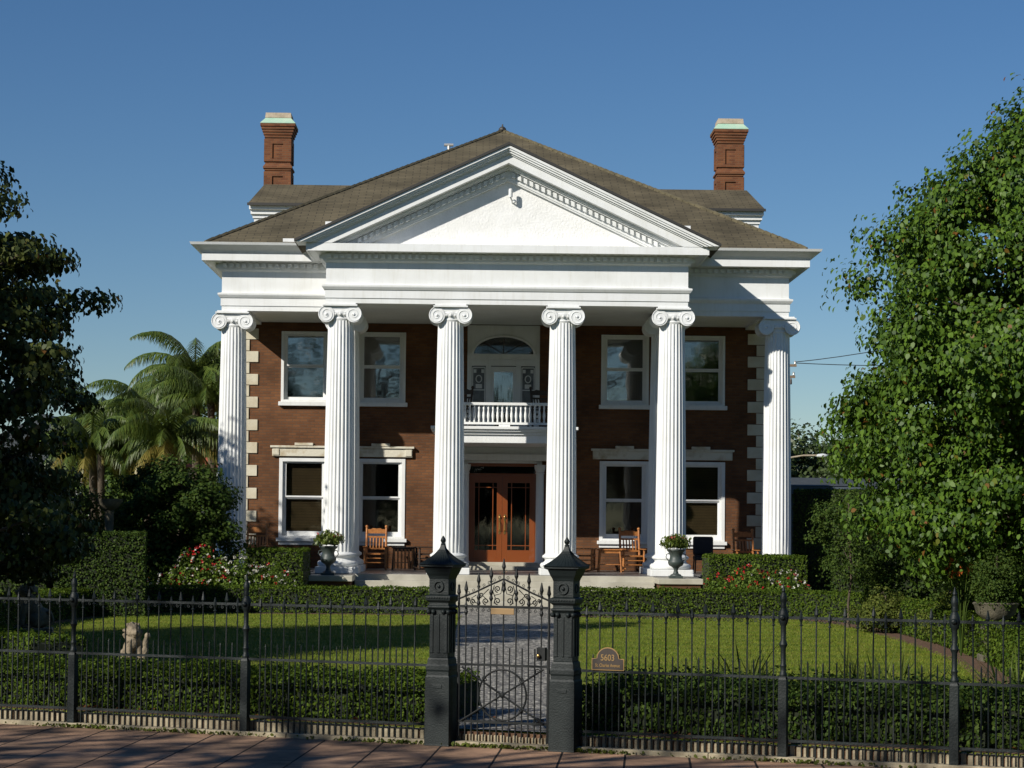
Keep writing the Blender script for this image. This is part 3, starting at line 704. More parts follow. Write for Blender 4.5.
# --- balcony
bal = empty('balcony', (0, 0, 0)); bal.parent = house
BY = 2.43
b = MB(); b.box(-1.78,1.78,BY,WY,4.40,4.62); b.box(-1.84,1.84,BY-.06,WY,4.62,4.70); b.box(-1.92,1.92,BY-.14,WY,4.70,4.76); b.box(-1.98,1.98,BY-.20,WY,4.76,4.84)
b.build('slab', 'white', bal, bevel=.01)
b = MB(); b.box(-1.74,1.74,BY+.03,BY+.13,4.90,4.96); b.box(-1.76,1.76,BY+.0,BY+.16,5.42,5.49)
for sx in (-1,1): b.box(sx*1.66,sx*1.78,BY+.02,BY+.14,4.842,5.419); b.box(sx*1.67,sx*1.77,BY+.16,WY,5.42,5.48); b.box(sx*1.67,sx*1.77,BY+.16,WY,4.90,4.95)
b.box(-.15,.15,BY+.04,BY+.12,4.842,4.9)
b.build('rail', 'white', bal)
bp = [(.02,0),(.032,.03),(.022,.06),(.03,.10),(.04,.17),(.034,.24),(.02,.33),(.03,.40),(.02,.42),(.03,.46)]
b0 = None
for i in range(26):
    x = -1.56+i*.125
    if b0 is None: b0 = MB().lathe(bp, 8).build('baluster', 'white', bal, loc=(x,BY+.08,4.96), smooth=50)
    else: c = b0.copy(); col.objects.link(c); c.parent = bal; c.location = (x,BY+.08,4.96)
# upper door with fanlight in a white arched bay
ud = empty('balcony_door', (0, WY, 0)); ud.parent = house
b = MB(); nA = 20; aw, ah, az = .86, .50, 7.06
# white wall with arched hole (front at y=.04)
def wallpoly(y): 
    arch = [(aw*cos(pi*i/nA), az+ah*sin(pi*i/nA)) for i in range(nA+1)]
    vs = []; fs = []
    top = [(1.03-2.06*i/nA, 7.88) for i in range(nA+1)]
    for i in range(nA+1): vs += [(arch[i][0],y,arch[i][1]), (top[i][0],y,top[i][1])]
    for i in range(nA): fs.append((2*i,2*i+1,2*i+3,2*i+2))
    b.add(vs, fs); b.add([(aw,y,az),(1.03,y,az),(1.03,y,7.88)],[(0,1,2)]); b.add([(-aw,y,az),(-1.03,y,az),(-1.03,y,7.88)],[(2,1,0)])
wallpoly(.04)
b.tube([(aw*cos(pi*i/nA)*1.03, .035, az+ah*sin(pi*i/nA)*1.04) for i in range(nA+1)], .045, 6)
b.box(-1.03,1.03,-.03,.05,6.90,az+.0); b.box(-1.03,1.03,.0,.05,6.72,6.899)
b.box(-1.03,-.90,0,.06,4.845,6.72); b.box(.90,1.03,0,.06,4.845,6.72); b.box(-.50,-.36,-.0,.08,4.845,6.72); b.box(.36,.50,-.0,.08,4.845,6.72)
b.box(-.90,-.50,.05,.09,4.845,5.55); b.box(.50,.90,.05,.09,4.845,5.55)
b.build('arched_surround', 'white', ud)
b = MB(); b.prism_y([(aw*cos(pi*i/nA), az+ah*sin(pi*i/nA)) for i in range(nA+1)], .09, .10); b.build('fanlight', 'glass', ud)
b = MB()
for a_ in (pi/4,pi/2,3*pi/4): b.tube([(0,.085,az),(aw*cos(a_),.085,az+ah*sin(a_))], .012, 4)
b.build('muntin', 'dwood', ud)
b = MB(); b.box(-.36,-.27,.03,.08,4.845,6.70); b.box(.27,.36,.03,.08,4.845,6.70); b.box(-.27,.27,.03,.08,6.55,6.70); b.box(-.27,.27,.03,.08,5.38,5.50); b.box(-.27,.27,.03,.08,4.845,4.95)
b.build('door_leaf', 'white', ud)
b = MB(); b.box(-.27,.27,.05,.06,5.50,6.55); b.box(-.27,.27,.05,.06,4.95,5.38); b.build('pane', 'glass_up', ud)
for sx in (-1,1):
    s_ = MB(); s_.box(sx*.5,sx*.9,.06,.07,5.55,6.72); s_.build('sidelight_pane', 'curtain', ud)
    s_ = MB(); c = sx*.70
    s_.box(c-.19,c-.16,.045,.059,5.60,6.68); s_.box(c+.16,c+.19,.045,.059,5.60,6.68)
    for z in (5.58,6.02,6.66): s_.box(c-.16,c+.16,.045,.059,z,z+.03)
    s_.lathe([(.06,-.01),(.085,0),(.06,.01)], 14, (0,0,0)) if False else None
    s_.tube([(c+.08*cos(2*pi*k/14),.05,6.35+.10*sin(2*pi*k/14)) for k in range(14)], .016, 5, True)
    s_.box(c-.09,c+.09,.045,.058,6.08,6.20); s_.box(c-.15,c-.07,.045,.058,6.52,6.62); s_.box(c+.07,c+.15,.045,.058,6.52,6.62)
    s_.build('sidelight_tracery', 'white', ud)

# --- urns and plants
def hp(x, y, z=0): return house.matrix_basis @ Vector((x, y, z))
bpy.context.view_layer.update()
def make_urn():
    u = empty('garden_urn')
    MB().sq_lathe([(.17,0),(.17,.06),(.15,.065)]).build('foot', 'urn', u, bevel=.005)
    b = MB(); b.lathe([(.14,.065),(.13,.09),(.07,.12),(.05,.19),(.06,.24),(.10,.28),(.17,.32),(.20,.38),(.195,.43),(.155,.48),(.15,.55),(.17,.63),(.22,.68),(.235,.70),(.23,.725),(.19,.72),(.17,.66)], 28); b.build('bowl', 'urn', u, smooth=40)
    for sx in (-1,1): MB().tube([(sx*.155,0,.62),(sx*.23,0,.60),(sx*.25,0,.52),(sx*.19,0,.44)], .014, 6).build('handle', 'urn', u)
    return u
urn = make_urn()
for i, (x, y) in enumerate(((-4.40,-1.55),(4.25,-1.55))):
    u = urn if i == 0 else copy_tree(urn); p = hp(x, y, FZ-.018); u.location = p
    tag(u, ['dark iron urn on the brick pedestal left of the front steps','dark iron urn on the brick pedestal right of the front steps'][i], 'urn', 'urns flanking the steps')
    pl = empty('potted_plant', p+Vector((0,0,.70)))
    n = 1500; th = rng.uniform(0,2*pi,n); ph = rng.uniform(0,1,n)**.7; r = .34*ph; zz = .02+.34*(rng.uniform(.2,1,n))*(1-.3*ph)
    leaves('foliage', np.stack([r*np.cos(th)*(1+.2*np.sin(5*th)), r*np.sin(th), zz*(1+.25*np.sin(4*th+i))],1), .08, 'lime', pl, up=(0,0,1), aspect=.4)
    n = 26; th = rng.uniform(0,2*pi,n); r = .33*rng.uniform(.2,1,n)
    leaves('blossoms', np.stack([r*np.cos(th), r*np.sin(th), 27*.01+.07*rng.uniform(0,1,n)],1), .045, 'pink', pl, aspect=1)
    tag(pl, ['yellow green plant with pink flowers spilling from the left urn','yellow green plant with pink flowers spilling from the right urn'][i], 'plant', 'plants in the urns')

# --- rocking chairs and tables
def make_rocker(m):
    c = empty('rocking_chair')
    # facing -y, rockers on floor z=0
    for sx in (-1,1):
        MB().tube([(sx*.28, -.45+.95*i/12, .02+.10*((i-5.5)/6)**2) for i in range(13)], .022, 6).build('rocker', m, c)
    for sx in (-1,1):
        MB().lathe([(.03,0),(.035,.05),(.028,.1),(.038,.2),(.030,.3),(.038,.42),(.028,.5),(.032,.58)], 10, (sx*.29,-.28,.04)).build('leg', m, c, smooth=50)
        b = MB(); b.tube([(sx*.28,.20,.05),(sx*.27,.24,.5),(sx*.27,.36,1.16)], [.03,.034,.03], 8); b.ball((sx*.27,.365,1.19), .045, 8, 6)
        for t in (.55,.7,.85,1.0): b.ball((sx*.27,.24+.12*(t-.5)/.66,t), .04, 8, 5, (1,1,.5))
        b.build('back_post', m, c, smooth=50)
        b = MB(); b.box(sx*.235,sx*.345,-.36,.27,.62,.645); b.build('arm', m, c, bevel=.01)
    b = MB(); b.box(-.28,.28,-.30,.24,.42,.455); 
    for k in range(7): b.box(-.27+k*.08,-.21+k*.08,-.31,.24,.455,.465)
    b.build('seat', m, c, bevel=.006)
    b = MB(); b.box(-.25,.25,.225,.25,.56,.60); b.box(-.25,.25,.32,.345,.88,.93)
    b.prism_y([(-.25,1.0),(.25,1.0),(.25,1.12),(.16,1.12),(.10,1.15),(0,1.135),(-.10,1.15),(-.16,1.12),(-.25,1.12)], .335, .36)
    for k in range(5): x = -.17+k*.085; b.add([(x-.018,.232,.60),(x+.018,.232,.60),(x+.018,.325,.88),(x-.018,.325,.88),(x-.018,.246,.60),(x+.018,.246,.60),(x+.018,.339,.88),(x-.018,.339,.88)],[(0,1,2,3),(7,6,5,4),(0,3,7,4),(1,5,6,2),(0,4,5,1),(3,2,6,7)])
    b.build('backrest', m, c)
    b = MB()
    for z in (.20,.32): b.tube([(-.28,-.28,z),(.28,-.28,z)], .016, 6); b.tube([(-.28,-.28,z),(-.28,.2,z)], .014, 6); b.tube([(.28,-.28,z),(.28,.2,z)], .014, 6)
    b.build('stretcher', m, c)
    return c
rk1 = make_rocker('oak'); rk2 = make_rocker('dwood')
def put(o, x, y, z, rz, label, cat, group): o.location = hp(x,y,z); o.rotation_euler = (0,0,rz+R(1)); tag(o, label, cat, group); return o
GR = 'rocking chairs on the porch'
put(rk1, -3.50, 4.1, FZ, R(0), 'orange wooden rocking chair in front of the window left of the door', 'rocking chair', GR)
put(copy_tree(rk1), 3.58, 4.1, FZ, R(8), 'orange wooden rocking chair between side table and large urn column right of the door', 'rocking chair', GR)
put(copy_tree(rk1), -6.85, 4.2, FZ, R(-6), 'wooden rocking chair at the far left porch corner behind the hedge', 'rocking chair', GR)
put(copy_tree(rk1), 6.75, 4.2, FZ, R(5), 'wooden rocking chair at the far right porch corner behind the hedge', 'rocking chair', GR)
put(copy_tree(rk1), 2.22, 3.9, FZ, R(80), 'wooden rocking chair seen side on just right of the entrance column', 'rocking chair', GR)
put(rk2, -2.05, 3.9, FZ, R(-80), 'dark rocking chair seen side on just left of the entrance column', 'rocking chair', GR)
put(copy_tree(rk2), -1.3, 4.4, 4.842, R(-35), 'dark rocking chair at the left end of the balcony', 'rocking chair', 'chairs on the balcony')
put(copy_tree(rk2), 1.15, 4.4, 4.842, R(25), 'dark rocking chair at the right end of the balcony', 'rocking chair', 'chairs on the balcony')
def make_table(m):
    t = empty('side_table')
    b = MB(); b.box(-.33,.33,-.25,.25,.60,.635); b.build('tabletop', m, t, bevel=.008)
    for sx in (-1,1):
        for sy in (-1,1): MB().tube([(sx*.27,sy*.19,.60),(sx*.31,sy*.22,0)], .025, 6).build('leg', m, t)
    MB().box(-.29,.29,-.20,.20,.20,.22).build('shelf', m, t); MB().box(-.28,.28,-.205,-.19,.52,.60).build('apron', m, t)
    return t
put(make_table('oak'), 2.95, 3.8, FZ, 0, 'small wooden side table right of the door', 'table', 'porch side tables')
tb = put(make_table('dwood'), -2.72, 4.0, FZ, 0, 'dark slatted side table between the rocking chairs left of the door', 'table', 'porch side tables')
b = MB()
for k in range(6): b.box(-.28+k*.1,-.23+k*.1,-.235,-.215,.04,.58)
b.build('slats', 'oak', tb)
ac = empty('armchair'); put(ac, 5.55, 3.8, FZ, 0, 'black cushioned chair by the right porch window', 'chair', None)
b = MB(); b.box(-.28,.28,-.28,.25,.35,.48); b.build('seat', 'black', ac, bevel=.03)
b = MB(); b.box(-.28,.28,.18,.30,.48,1.0); b.build('backrest', 'black', ac, bevel=.05)
for sx in (-1,1):
    for sy in (-1,1): MB().tube([(sx*.25,sy*.22,.36),(sx*.27,sy*.25,0)], .022, 6).build('leg', 'dwood', ac)

# ------------------------------------------------------------------ fence, gate, pillars
def spear(b, x, z0, z1, tip=True, r=.0078, y=0):
    b.tube([(x,y,z0),(x,y,z1)], r, 5)
    if tip:
        b.lathe([(.009,-.14),(.02,-.135),(.009,-.12),(.012,-.10),(.022,-.075),(.016,-.045),(.008,-.01),(.001,.012)], 6, (x,y,z1))
def scroll(cx, cz, r, turns=1.3, start=0, sgn=1, n=16, y=0):
    return [(cx + (r*(1-.8*i/n))*cos(start+sgn*2*pi*turns*i/n), y, cz + (r*(1-.8*i/n))*sin(start+sgn*2*pi*turns*i/n)) for i in range(n+1)]
def make_post(par, t):
    p = empty('fence_post', (t,0,0)); p.parent = par
    MB().sq_lathe([(.044,0),(.043,.05),(.040,.77),(.034,.79),(.034,.80)]).build('post_base', 'iron', p, bevel=.004)
    b = MB(); b.lathe([(.034,.80),(.038,.815),(.034,.83),(.028,.84),(.027,.88),(.033,.90),(.025,.92),(.025,1.06),(.035,1.085),(.040,1.10),(.035,1.115),(.025,1.14),(.026,1.27),
        (.030,1.28),(.040,1.30),(.050,1.335),(.050,1.375),(.042,1.41),(.026,1.44),(.030,1.46),(.024,1.48),(.030,1.51),(.034,1.535),(.026,1.57),(.014,1.59),(.020,1.605),(.012,1.63),(.003,1.67)], 14)
    b.ball((0,-.045,1.355), .028, 8, 6); b.build('post_shaft', 'iron', p, smooth=35)
PS = .1325
def make_fence(label, t0, t1, posts):
    f = empty('iron_fence', GC, -A); tag(f, label, 'fence', 'iron fence along the sidewalk')
    for t in posts: make_post(f, t)
    b = MB(); b.box(t0,t1,-.009,.009,1.34,1.365); b.build('top_rail', 'iron', f)
    b = MB(); b.box(t0,t1,-.009,.009,.775,.80); b.build('middle_rail', 'iron', f)
    b = MB(); b.box(t0,t1,-.009,.009,.185,.21); b.build('bottom_rail', 'iron', f)
    # scroll frieze under the top rail
    b = MB(); n = int((t1-t0)/PS)
    ms = {}
    def pick(name, tall, t):
        if tall not in ms:
            q = MB()
            if tall == 'a': spear(q, 0, .03, 1.46)
            elif tall == 'b': spear(q, 0, .03, 1.41)
            else: q.tube([(0,0,.03),(0,0,.93),(0,0,.955)], [.0085,.0085,.002], 5)
            o = q.build(name, 'iron', f, loc=(t,0,0)); ms[tall] = o
        else:
            o = ms[tall].copy(); col.objects.link(o); o.parent = f; o.location = (t+random.gauss(0,.0015),random.gauss(0,.0015),random.gauss(0,.004)); o.rotation_euler = (random.gauss(0,.004),random.gauss(0,.005),random.uniform(0,3))
    for i in range(n):
        t = t0+PS*(i+.5)
        if any(abs(t-p) < .045 for p in posts): continue
        pick('picket', 'a' if i % 2 else 'b', t)
        if i < n-1:
            pick('short_picket', 's', t+PS/2) if not any(abs(t+PS/2-p) < .045 for p in posts) else None
            for sg in (-1,1): b.tube(scroll(t+PS/2+sg*.022, 1.318, .02, 1.1, pi/2, sg, 8), .004, 3)
    b.build('scroll_band', 'iron', f)
make_fence('green black iron fence left of the gate with spear topped pickets', -6.98, -.80, (-6.96, -4.90, -2.84))
make_fence('green black iron fence right of the gate with spear topped pickets', .80, 6.4, (2.81, 4.40, 5.99))

def make_pillar():
    p = empty('gate_pillar')
    b = MB(); b.sq_lathe([(.152,0),(.150,.02),(.146,.74),(.135,.76),(.135,.80),(.142,.82),(.142,.86),(.130,.88),(.126,.93),(.118,.95)])
    b.box(-.06,.06,-.153,-.14,.62,.66); b.build('base', 'iron', p, bevel=.004)
    b = MB(); b.sq_lathe([(.112,.951),(.112,1.46),(.116,1.47),(.135,1.49),(.135,1.505),(.118,1.52),(.118,1.545),(.145,1.57),(.150,1.60),(.150,1.615),(.120,1.63)])
    for x in (-.085,.085,.0): b.box(x-(.02 if x else .012), x+(.02 if x else .012), -.122,-.111, 1.0, 1.42)
    for y in (-.085,.085,.0): b.box(.111,.122, y-(.02 if y else .012), y+(.02 if y else .012), 1.0, 1.42)
    for x in (-.12,-.06,.06,.12): b.ball((x,-.125,1.445), .028, 8, 6)
    for y in (-.08,.0,.08): b.ball((.125,y,1.445), .028, 8, 6)
    for k in range(8): b.box(-.12+k*.032,-.105+k*.032,-.157,-.148,1.588,1.602)
    b.build('shaft', 'iron', p, bevel=.003)
    b = MB(); b.sq_lathe([(.118,1.631),(.118,1.80),(.122,1.81),(.128,1.83),(.145,1.86),(.160,1.90),(.168,1.92)])
    b.tube([(.055*cos(2*pi*k/14),-.124,1.72+.055*sin(2*pi*k/14)) for k in range(14)], .013, 5, True); b.ball((0,-.12,1.72), .02)
    b.tube([(.12,.045*cos(2*pi*k/14),1.72+.045*sin(2*pi*k/14)) for k in range(14)], .009, 5, True)
    b.build('frieze_block', 'iron', p, bevel=.003)
    b = MB(); b.sq_lathe([(.168,1.921),(.20,1.935),(.20,1.955)]+[(.195*(1-t)**1.7+.022, 1.958+.21*t) for t in [i/8 for i in range(9)]])
    for s in range(4):
        a = s*pi/2; Rm = Matrix.Rotation(a,3,'Z')
        for k in range(-4,5):
            pts = []
            for i in range(7):
                t = i/8; h = .195*(1-t)**1.7+.022
                pts.append(tuple(Rm @ Vector((k*.22*h,-h-.001,1.958+.21*t))))
            b.tube(pts, .003, 3)
    b.build('cap', 'iron', p)
    b = MB(); b.lathe([(.022,2.165),(.03,2.175),(.018,2.19),(.028,2.205),(.032,2.22),(.022,2.24),(.004,2.27)], 12); b.build('finial', 'iron', p, smooth=40)
    return p
pil = make_pillar(); S_ = .92; WS_ = .88
for i, t in enumerate((-.65, .655)):
    p = pil if i == 0 else copy_tree(pil); p.location = FP(t, 0); p.rotation_euler = (0,0,-A); p.scale = (WS_,WS_,S_)
    tag(p, ['dark cast iron gate pillar left of the gate','dark cast iron gate pillar right of the gate beside the number plaque'][i], 'gate pillar', 'cast iron gate pillars')

ga = empty('iron_gate', GC, -A); tag(ga, 'wrought iron garden gate with scrolls, ring and crossed bars', 'gate')
GWD = .475
b = MB(); b.box(-GWD,GWD,-.011,.011,1.375,1.40); b.build('top_rail','irongate',ga)
b = MB(); b.box(-GWD,GWD,-.011,.011,.80,.822); b.build('middle_rail','irongate',ga)
b = MB(); b.box(-GWD,GWD,-.011,.011,.235,.26); b.build('bottom_rail','irongate',ga)
for sx in (-1,1):
    b = MB(); spear(b, sx*GWD, .06, 1.60, r=.013); b.build('stile','irongate',ga)
    MB().tube([(sx*GWD,0,1.46),(sx*.3,0,1.53),(sx*.15,0,1.60),(0,0,1.665)], .010, 6).build('arch_bar','irongate',ga)
tops = {0:1.86,1:1.77,2:1.72,3:1.63}
for k in range(-3,4):
    b = MB(); spear(b, k*PS, .10, tops[abs(k)]); b.lathe([(.009,0),(.022,.03),(.012,.06),(.022,.09),(.009,.12)], 6, (k*PS,0,tops[abs(k)]-.33)); b.build('bar','irongate',ga)
for k in range(-4,4):
    MB().tube([((k+.5)*PS,0,.10),((k+.5)*PS,0,.985)], .008, 5).build('short_bar','irongate',ga)
b = MB(); b.tube([(.25*cos(2*pi*k/40),-.012,.52+.25*sin(2*pi*k/40)) for k in range(40)], .010, 6, True); b.build('ring','irongate',ga)
for s in (-1,1):
    b = MB(); b.tube([(-.43,-.018,.52-s*.265),(0,-.018,.52),(.43,-.018,.52+s*.265)], .010, 6)
    for e in (-1,1):
        b.tube(scroll(e*.36, .52+e*s*.24, .03, 1.2, 0, e), .005, 4); b.tube(scroll(e*.19, .52+e*s*.15, .03, 1.2, pi/2, -e), .005, 4)
    b.build('cross_bar','irongate',ga)
b = MB(); b.ball((0,-.022,.52), .03, 10, 6, (1,.5,1)); b.build('boss','irongate',ga)
sb = MB()
for sx in (-1,1):
    for (cx,cz,r) in ((.064,1.445,.036),(.064,1.565,.034),(.19,1.44,.034),(.235,1.50,.026),(.325,1.435,.030),(.37,1.455,.02)):
        sb.tube(scroll(sx*cx,cz,r,1.4,-pi/2,sx,20), .0058, 4)
    sb.tube([(sx*.10,0,1.60),(sx*.115,0,1.54),(sx*.09,0,1.48),(sx*.10,0,1.42)], .005, 4); sb.tube([(sx*.012,0,1.62),(sx*.03,0,1.52),(sx*.10,0,1.5)], .004, 4)
    sb.tube([(sx*.16,0,1.56),(sx*.225,0,1.50),(sx*.16,0,1.44)], .005, 4); sb.tube([(sx*.29,0,1.50),(sx*.34,0,1.47),(sx*.29,0,1.42)], .005, 4)
    for k in range(7):
        x = .04+k*.055; z = 1.685-.47*x+.012; sb.tube(scroll(sx*x, z, .019, 1.2, -pi/2, sx, 10), .0035, 3)
    for k in range(7): sb.tube(scroll(sx*(.04+k*.06), 1.352, .02, 1.1, pi/2, sx, 10), .0035, 3)
sb.build('scrollwork','irongate',ga)
b = MB(); b.box(-.125,.12,-.028,-.013,1.315,1.375); b.build('mail_plate', mat('tarnished_plate', (.26,.17,.08), .5, .4), ga, bevel=.003)
b = MB(); b.box(.36,.45,-.03,.03,.87,1.0); b.build('lock_box','irongate',ga, bevel=.004)
b = MB(); b.ball((.385,-.05,.92), .02); b.tube([(.385,-.03,.92),(.385,-.05,.92)], .01, 6); b.build('knob','brass',ga)

# kerb under the fence
k1 = empty('fence_kerb', GC, -A); tag(k1, 'low pale stone kerb running under the iron fence', 'kerb')
b = MB()
t = -9.0
while t < 9:
    L = random.uniform(.9,1.3); b.box(t+.004, t+L-.004, -.05+random.uniform(-.006,.006), .06, -.05, .045+random.uniform(-.004,.004)); t += L
b.build('kerb_course','kerb',k1, bevel=.008)
b = MB()
t = -9.0
while t < 9:
    if abs(t) > .78 or True:
        hgt = .145 if abs(t+.04) > .6 else .11
        b.box(t, t+.048, .075+random.uniform(0,.008), .16, -.05, hgt+random.uniform(-.008,.006))
    t += PS/2
b.build('edging_blocks','kerb',k1, bevel=.006)
b = MB(); b.box(-9,9,.10,.175,-.05,.135); b.build('kerb_backing','soil',k1)

# number plaque
pq = empty('number_plaque', FP(.80+.29, -.02, .80), -A); tag(pq, 'brown and gold arched house number plaque reading 5603 on the fence right of the gate', 'sign')
def plq(w, h1, r, cz):
    pts = [(-w,0),(w,0),(w,h1)]
    for i in range(0,15): a = pi*i/14; pts.append((r*cos(a), cz+(r*.95)*sin(a)))
    pts.append((-w,h1)); return pts
b = MB(); b.prism_y(plq(.165,.115,.115,.085+.03), -.006, .006); b.build('border','gold',pq)
b = MB(); b.M = Matrix.Translation((0,0,.009)); b.prism_y(plq(.155,.097,.105,.085+.02), -.010, -.0061); b.build('plate','sign',pq)
def text(s, size, loc, m, parent, name, sx=1):
    cu = bpy.data.curves.new(name, 'FONT'); cu.body = s; cu.size = size; cu.align_x = 'CENTER'; cu.extrude = .0015; cu.offset = .0006
    tmp = bpy.data.objects.new('tmp', cu); col.objects.link(tmp); dg = bpy.context.evaluated_depsgraph_get(); dg.update()
    me = bpy.data.meshes.new_from_object(tmp.evaluated_get(dg)); bpy.data.objects.remove(tmp)
    me.materials.clear(); me.materials.append(M[m]); o = bpy.data.objects.new(name, me); col.objects.link(o); o.parent = parent; o.location = loc; o.rotation_euler = (pi/2,0,0); o.scale = (sx,1,1); return o
text('5603', .085, (0,-.012,.095), 'gold', pq, 'numerals', .85)
text('St. Charles Avenue', .045, (0,-.012,.034), 'gold', pq, 'street_name', .72)

# ------------------------------------------------------------------ plants
def hedge_path(name, path, wd, h, label, m='hedge', ls=.045, dens=900, z0=GZ, rough=.03, group=None, ragged=0.0):
    """box hedge: leafy skin on a clipped body following a path"""
    root = empty(name, (path[0][0], path[0][1], z0)); ox, oy = path[0]
    pts = [Vector(p) for p in path]; core = MB(); P = []; N = []
    seg = [(pts[i], pts[i+1]) for i in range(len(pts)-1)]
    vs = []; m_ = len(pts)
    for i, p in enumerate(pts):
        t = (pts[min(i+1,m_-1)]-pts[max(i-1,0)]).normalized(); q = Vector((t.y,-t.x))*(wd/2-.07)
        a = p+q-Vector((ox,oy)); c = p-q-Vector((ox,oy)); vs += [(a.x,a.y,0),(c.x,c.y,0),(c.x,c.y,h-.07),(a.x,a.y,h-.07)]
    fs = []
    for i in range(m_-1):
        for k in range(4): fs.append((4*i+k, 4*i+(k+1)%4, 4*i+4+(k+1)%4, 4*i+4+k))
    fs += [(0,1,2,3),(4*m_-1,4*m_-2,4*m_-3,4*m_-4)]
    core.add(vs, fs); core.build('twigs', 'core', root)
    for (a, c) in seg:
        L = (c-a).length; t = (c-a)/L; q = Vector((t.y,-t.x))
        for face in ('top','s1','s2'):
            ar = L*(wd if face == 'top' else h); n = int(ar*dens)
            u = rng.uniform(0,1,n); v = rng.uniform(0,1,n)
            ins = rng.exponential(.03,n)
            if face == 'top':
                x = a.x+t.x*L*u+q.x*wd*(v-.5); y = a.y+t.y*L*u+q.y*wd*(v-.5); z = h-ins + rough*np.sin(x*7+y*3)*.5+rng.normal(0,rough*.5,n)+ragged*rng.uniform(0,1,n)**3
                nn = np.tile([0,0,1.0],(n,1))
            else:
                s = 1 if face == 's1' else -1; z = h*v
                off = wd/2-ins+rough*np.sin(x*0 if False else z*9+u*L*5)*.6
                x = a.x+t.x*L*u+s*q.x*off; y = a.y+t.y*L*u+s*q.y*off; nn = np.tile([s*q.x,s*q.y,.3],(n,1))
            P.append(np.stack([x-ox,y-oy,z],1)); N.append(nn)
    for (p, s) in ((pts[0], -1), (pts[-1], 1)):
        t = ((pts[1]-pts[0]) if s < 0 else (pts[-1]-pts[-2])).normalized(); q = Vector((t.y,-t.x)); n = int(wd*h*dens)
        v = rng.uniform(-.5,.5,n); ins = rng.exponential(.03,n)
        P.append(np.stack([p.x+q.x*wd*v-s*t.x*ins-ox, p.y+q.y*wd*v-s*t.y*ins-oy, h*rng.uniform(0,1,n)],1)); N.append(np.tile([s*t.x,s*t.y,.3],(n,1)))
    leaves('foliage', np.concatenate(P), ls, m, root, N=np.concatenate(N), spread=.9)
    tag(root, label, 'hedge', group); return root
hedge_path('box_hedge', right_hedge, .75, .62, 'long low clipped hedge curving around the right lawn')
hedge_path('box_hedge', left_hedge, .75, .60, 'long low clipped hedge curving around the left lawn', dens=800)
fl_ = [tuple(FP(t,1.15))[:2] for t in np.linspace(-10,-.92,12)]; fr_ = [tuple(FP(t,1.15))[:2] for t in np.linspace(.62,9.5,12)]
hedge_path('box_hedge', fl_, 1.3, .42, 'dark clipped hedge just inside the fence left of the gate', 'hedge', .036, 2300, ragged=.05, rough=.05)
hedge_path('box_hedge', fr_, 1.3, .44, 'loose dark hedge just inside the fence right of the gate', 'shrub', .042, 1900, ragged=.13, rough=.07)
hedge_path('box_hedge', [(-6.35,49.6),(-4.98,49.6)], 1.8, 1.42, 'square clipped bright green hedge left of the front steps', dens=1100)
hedge_path('box_hedge', [(4.75,49.7),(7.1,49.7)], 1.8, 1.36, 'square clipped hedge right of the front steps', dens=1100)
hedge_path('box_hedge', [(-9.9,44.3),(-8.0,44.6)], 1.6, 1.80, 'tall square dark hedge below the bird bath at left', 'shrub', .05, 1000)
hedge_path('box_hedge', [(-14.5,45.0),(-10.1,44.9)], 1.3, 1.65, 'tall dark hedge at the far left edge of the garden', 'shrub', .05, 700)
hedge_path('box_hedge', [(11.8,55),(7.95,56.5)], 1.2, 3.1, 'tall dark hedge behind the right end of the porch', 'shrub', .06, 500)

def crown_pts(fn, z0, z1, ncl, per, cr, shell=.55, seed=1, flat=.8):
    rg = np.random.default_rng(seed); zz = np.linspace(z0,z1,200); rr = np.array([fn(z) for z in zz]); pdf = rr**1.5; cdf = np.cumsum(pdf)/pdf.sum()
    C = []
    for i in range(ncl):
        z = np.interp(rg.uniform(), cdf, zz); th = rg.uniform(0,2*pi); r = fn(z)*(shell+(1.03-shell)*rg.uniform()**.6)
        r *= 1+.10*sin(3*th+z*1.7)+.07*sin(7*th-z*3.1)
        C.append((r*cos(th), r*sin(th), z))
    C = np.array(C); P = []; N = []
    for c in C:
        n = int(per*rg.uniform(.5,1.4)); q = np.clip(rg.normal(size=(n,3)),-1.7,1.7)*cr*rg.uniform(.6,1.25)*np.array([1,1,flat]); P.append(c+q)
        o = np.array([c[0],c[1],.35*(c[2]-(z0+z1)/2)]); o /= np.linalg.norm(o)+1e-6
        N.append(q/(np.linalg.norm(q,axis=1)[:,None]+1e-6)*.6+o*.5+np.array([0,0,.45]))
    return C, np.concatenate(P), np.concatenate(N)
def trunk_mesh(h, r, C, nb, z1, seed=3):
    rg = random.Random(seed); b = MB()
    b.tube([(0,0,-.1),(r*.1,0,.3),(0,r*.3,h*.5),(.05,-.05,h),(.0,.0,z1*.92)], [r*1.5,r,r*.85,r*.7,.02], 10)
    for c in rg.sample(list(C), min(nb,len(C))):
        z = max(h*.6, min(z1*.85, c[2]-.5*sqrt(c[0]**2+c[1]**2)))
        mid = (c[0]*.5, c[1]*.5, (z+c[2])/2+.1); b.tube([(0,0,z), mid, tuple(c)], [r*.32,r*.2,.012], 5)
    return b
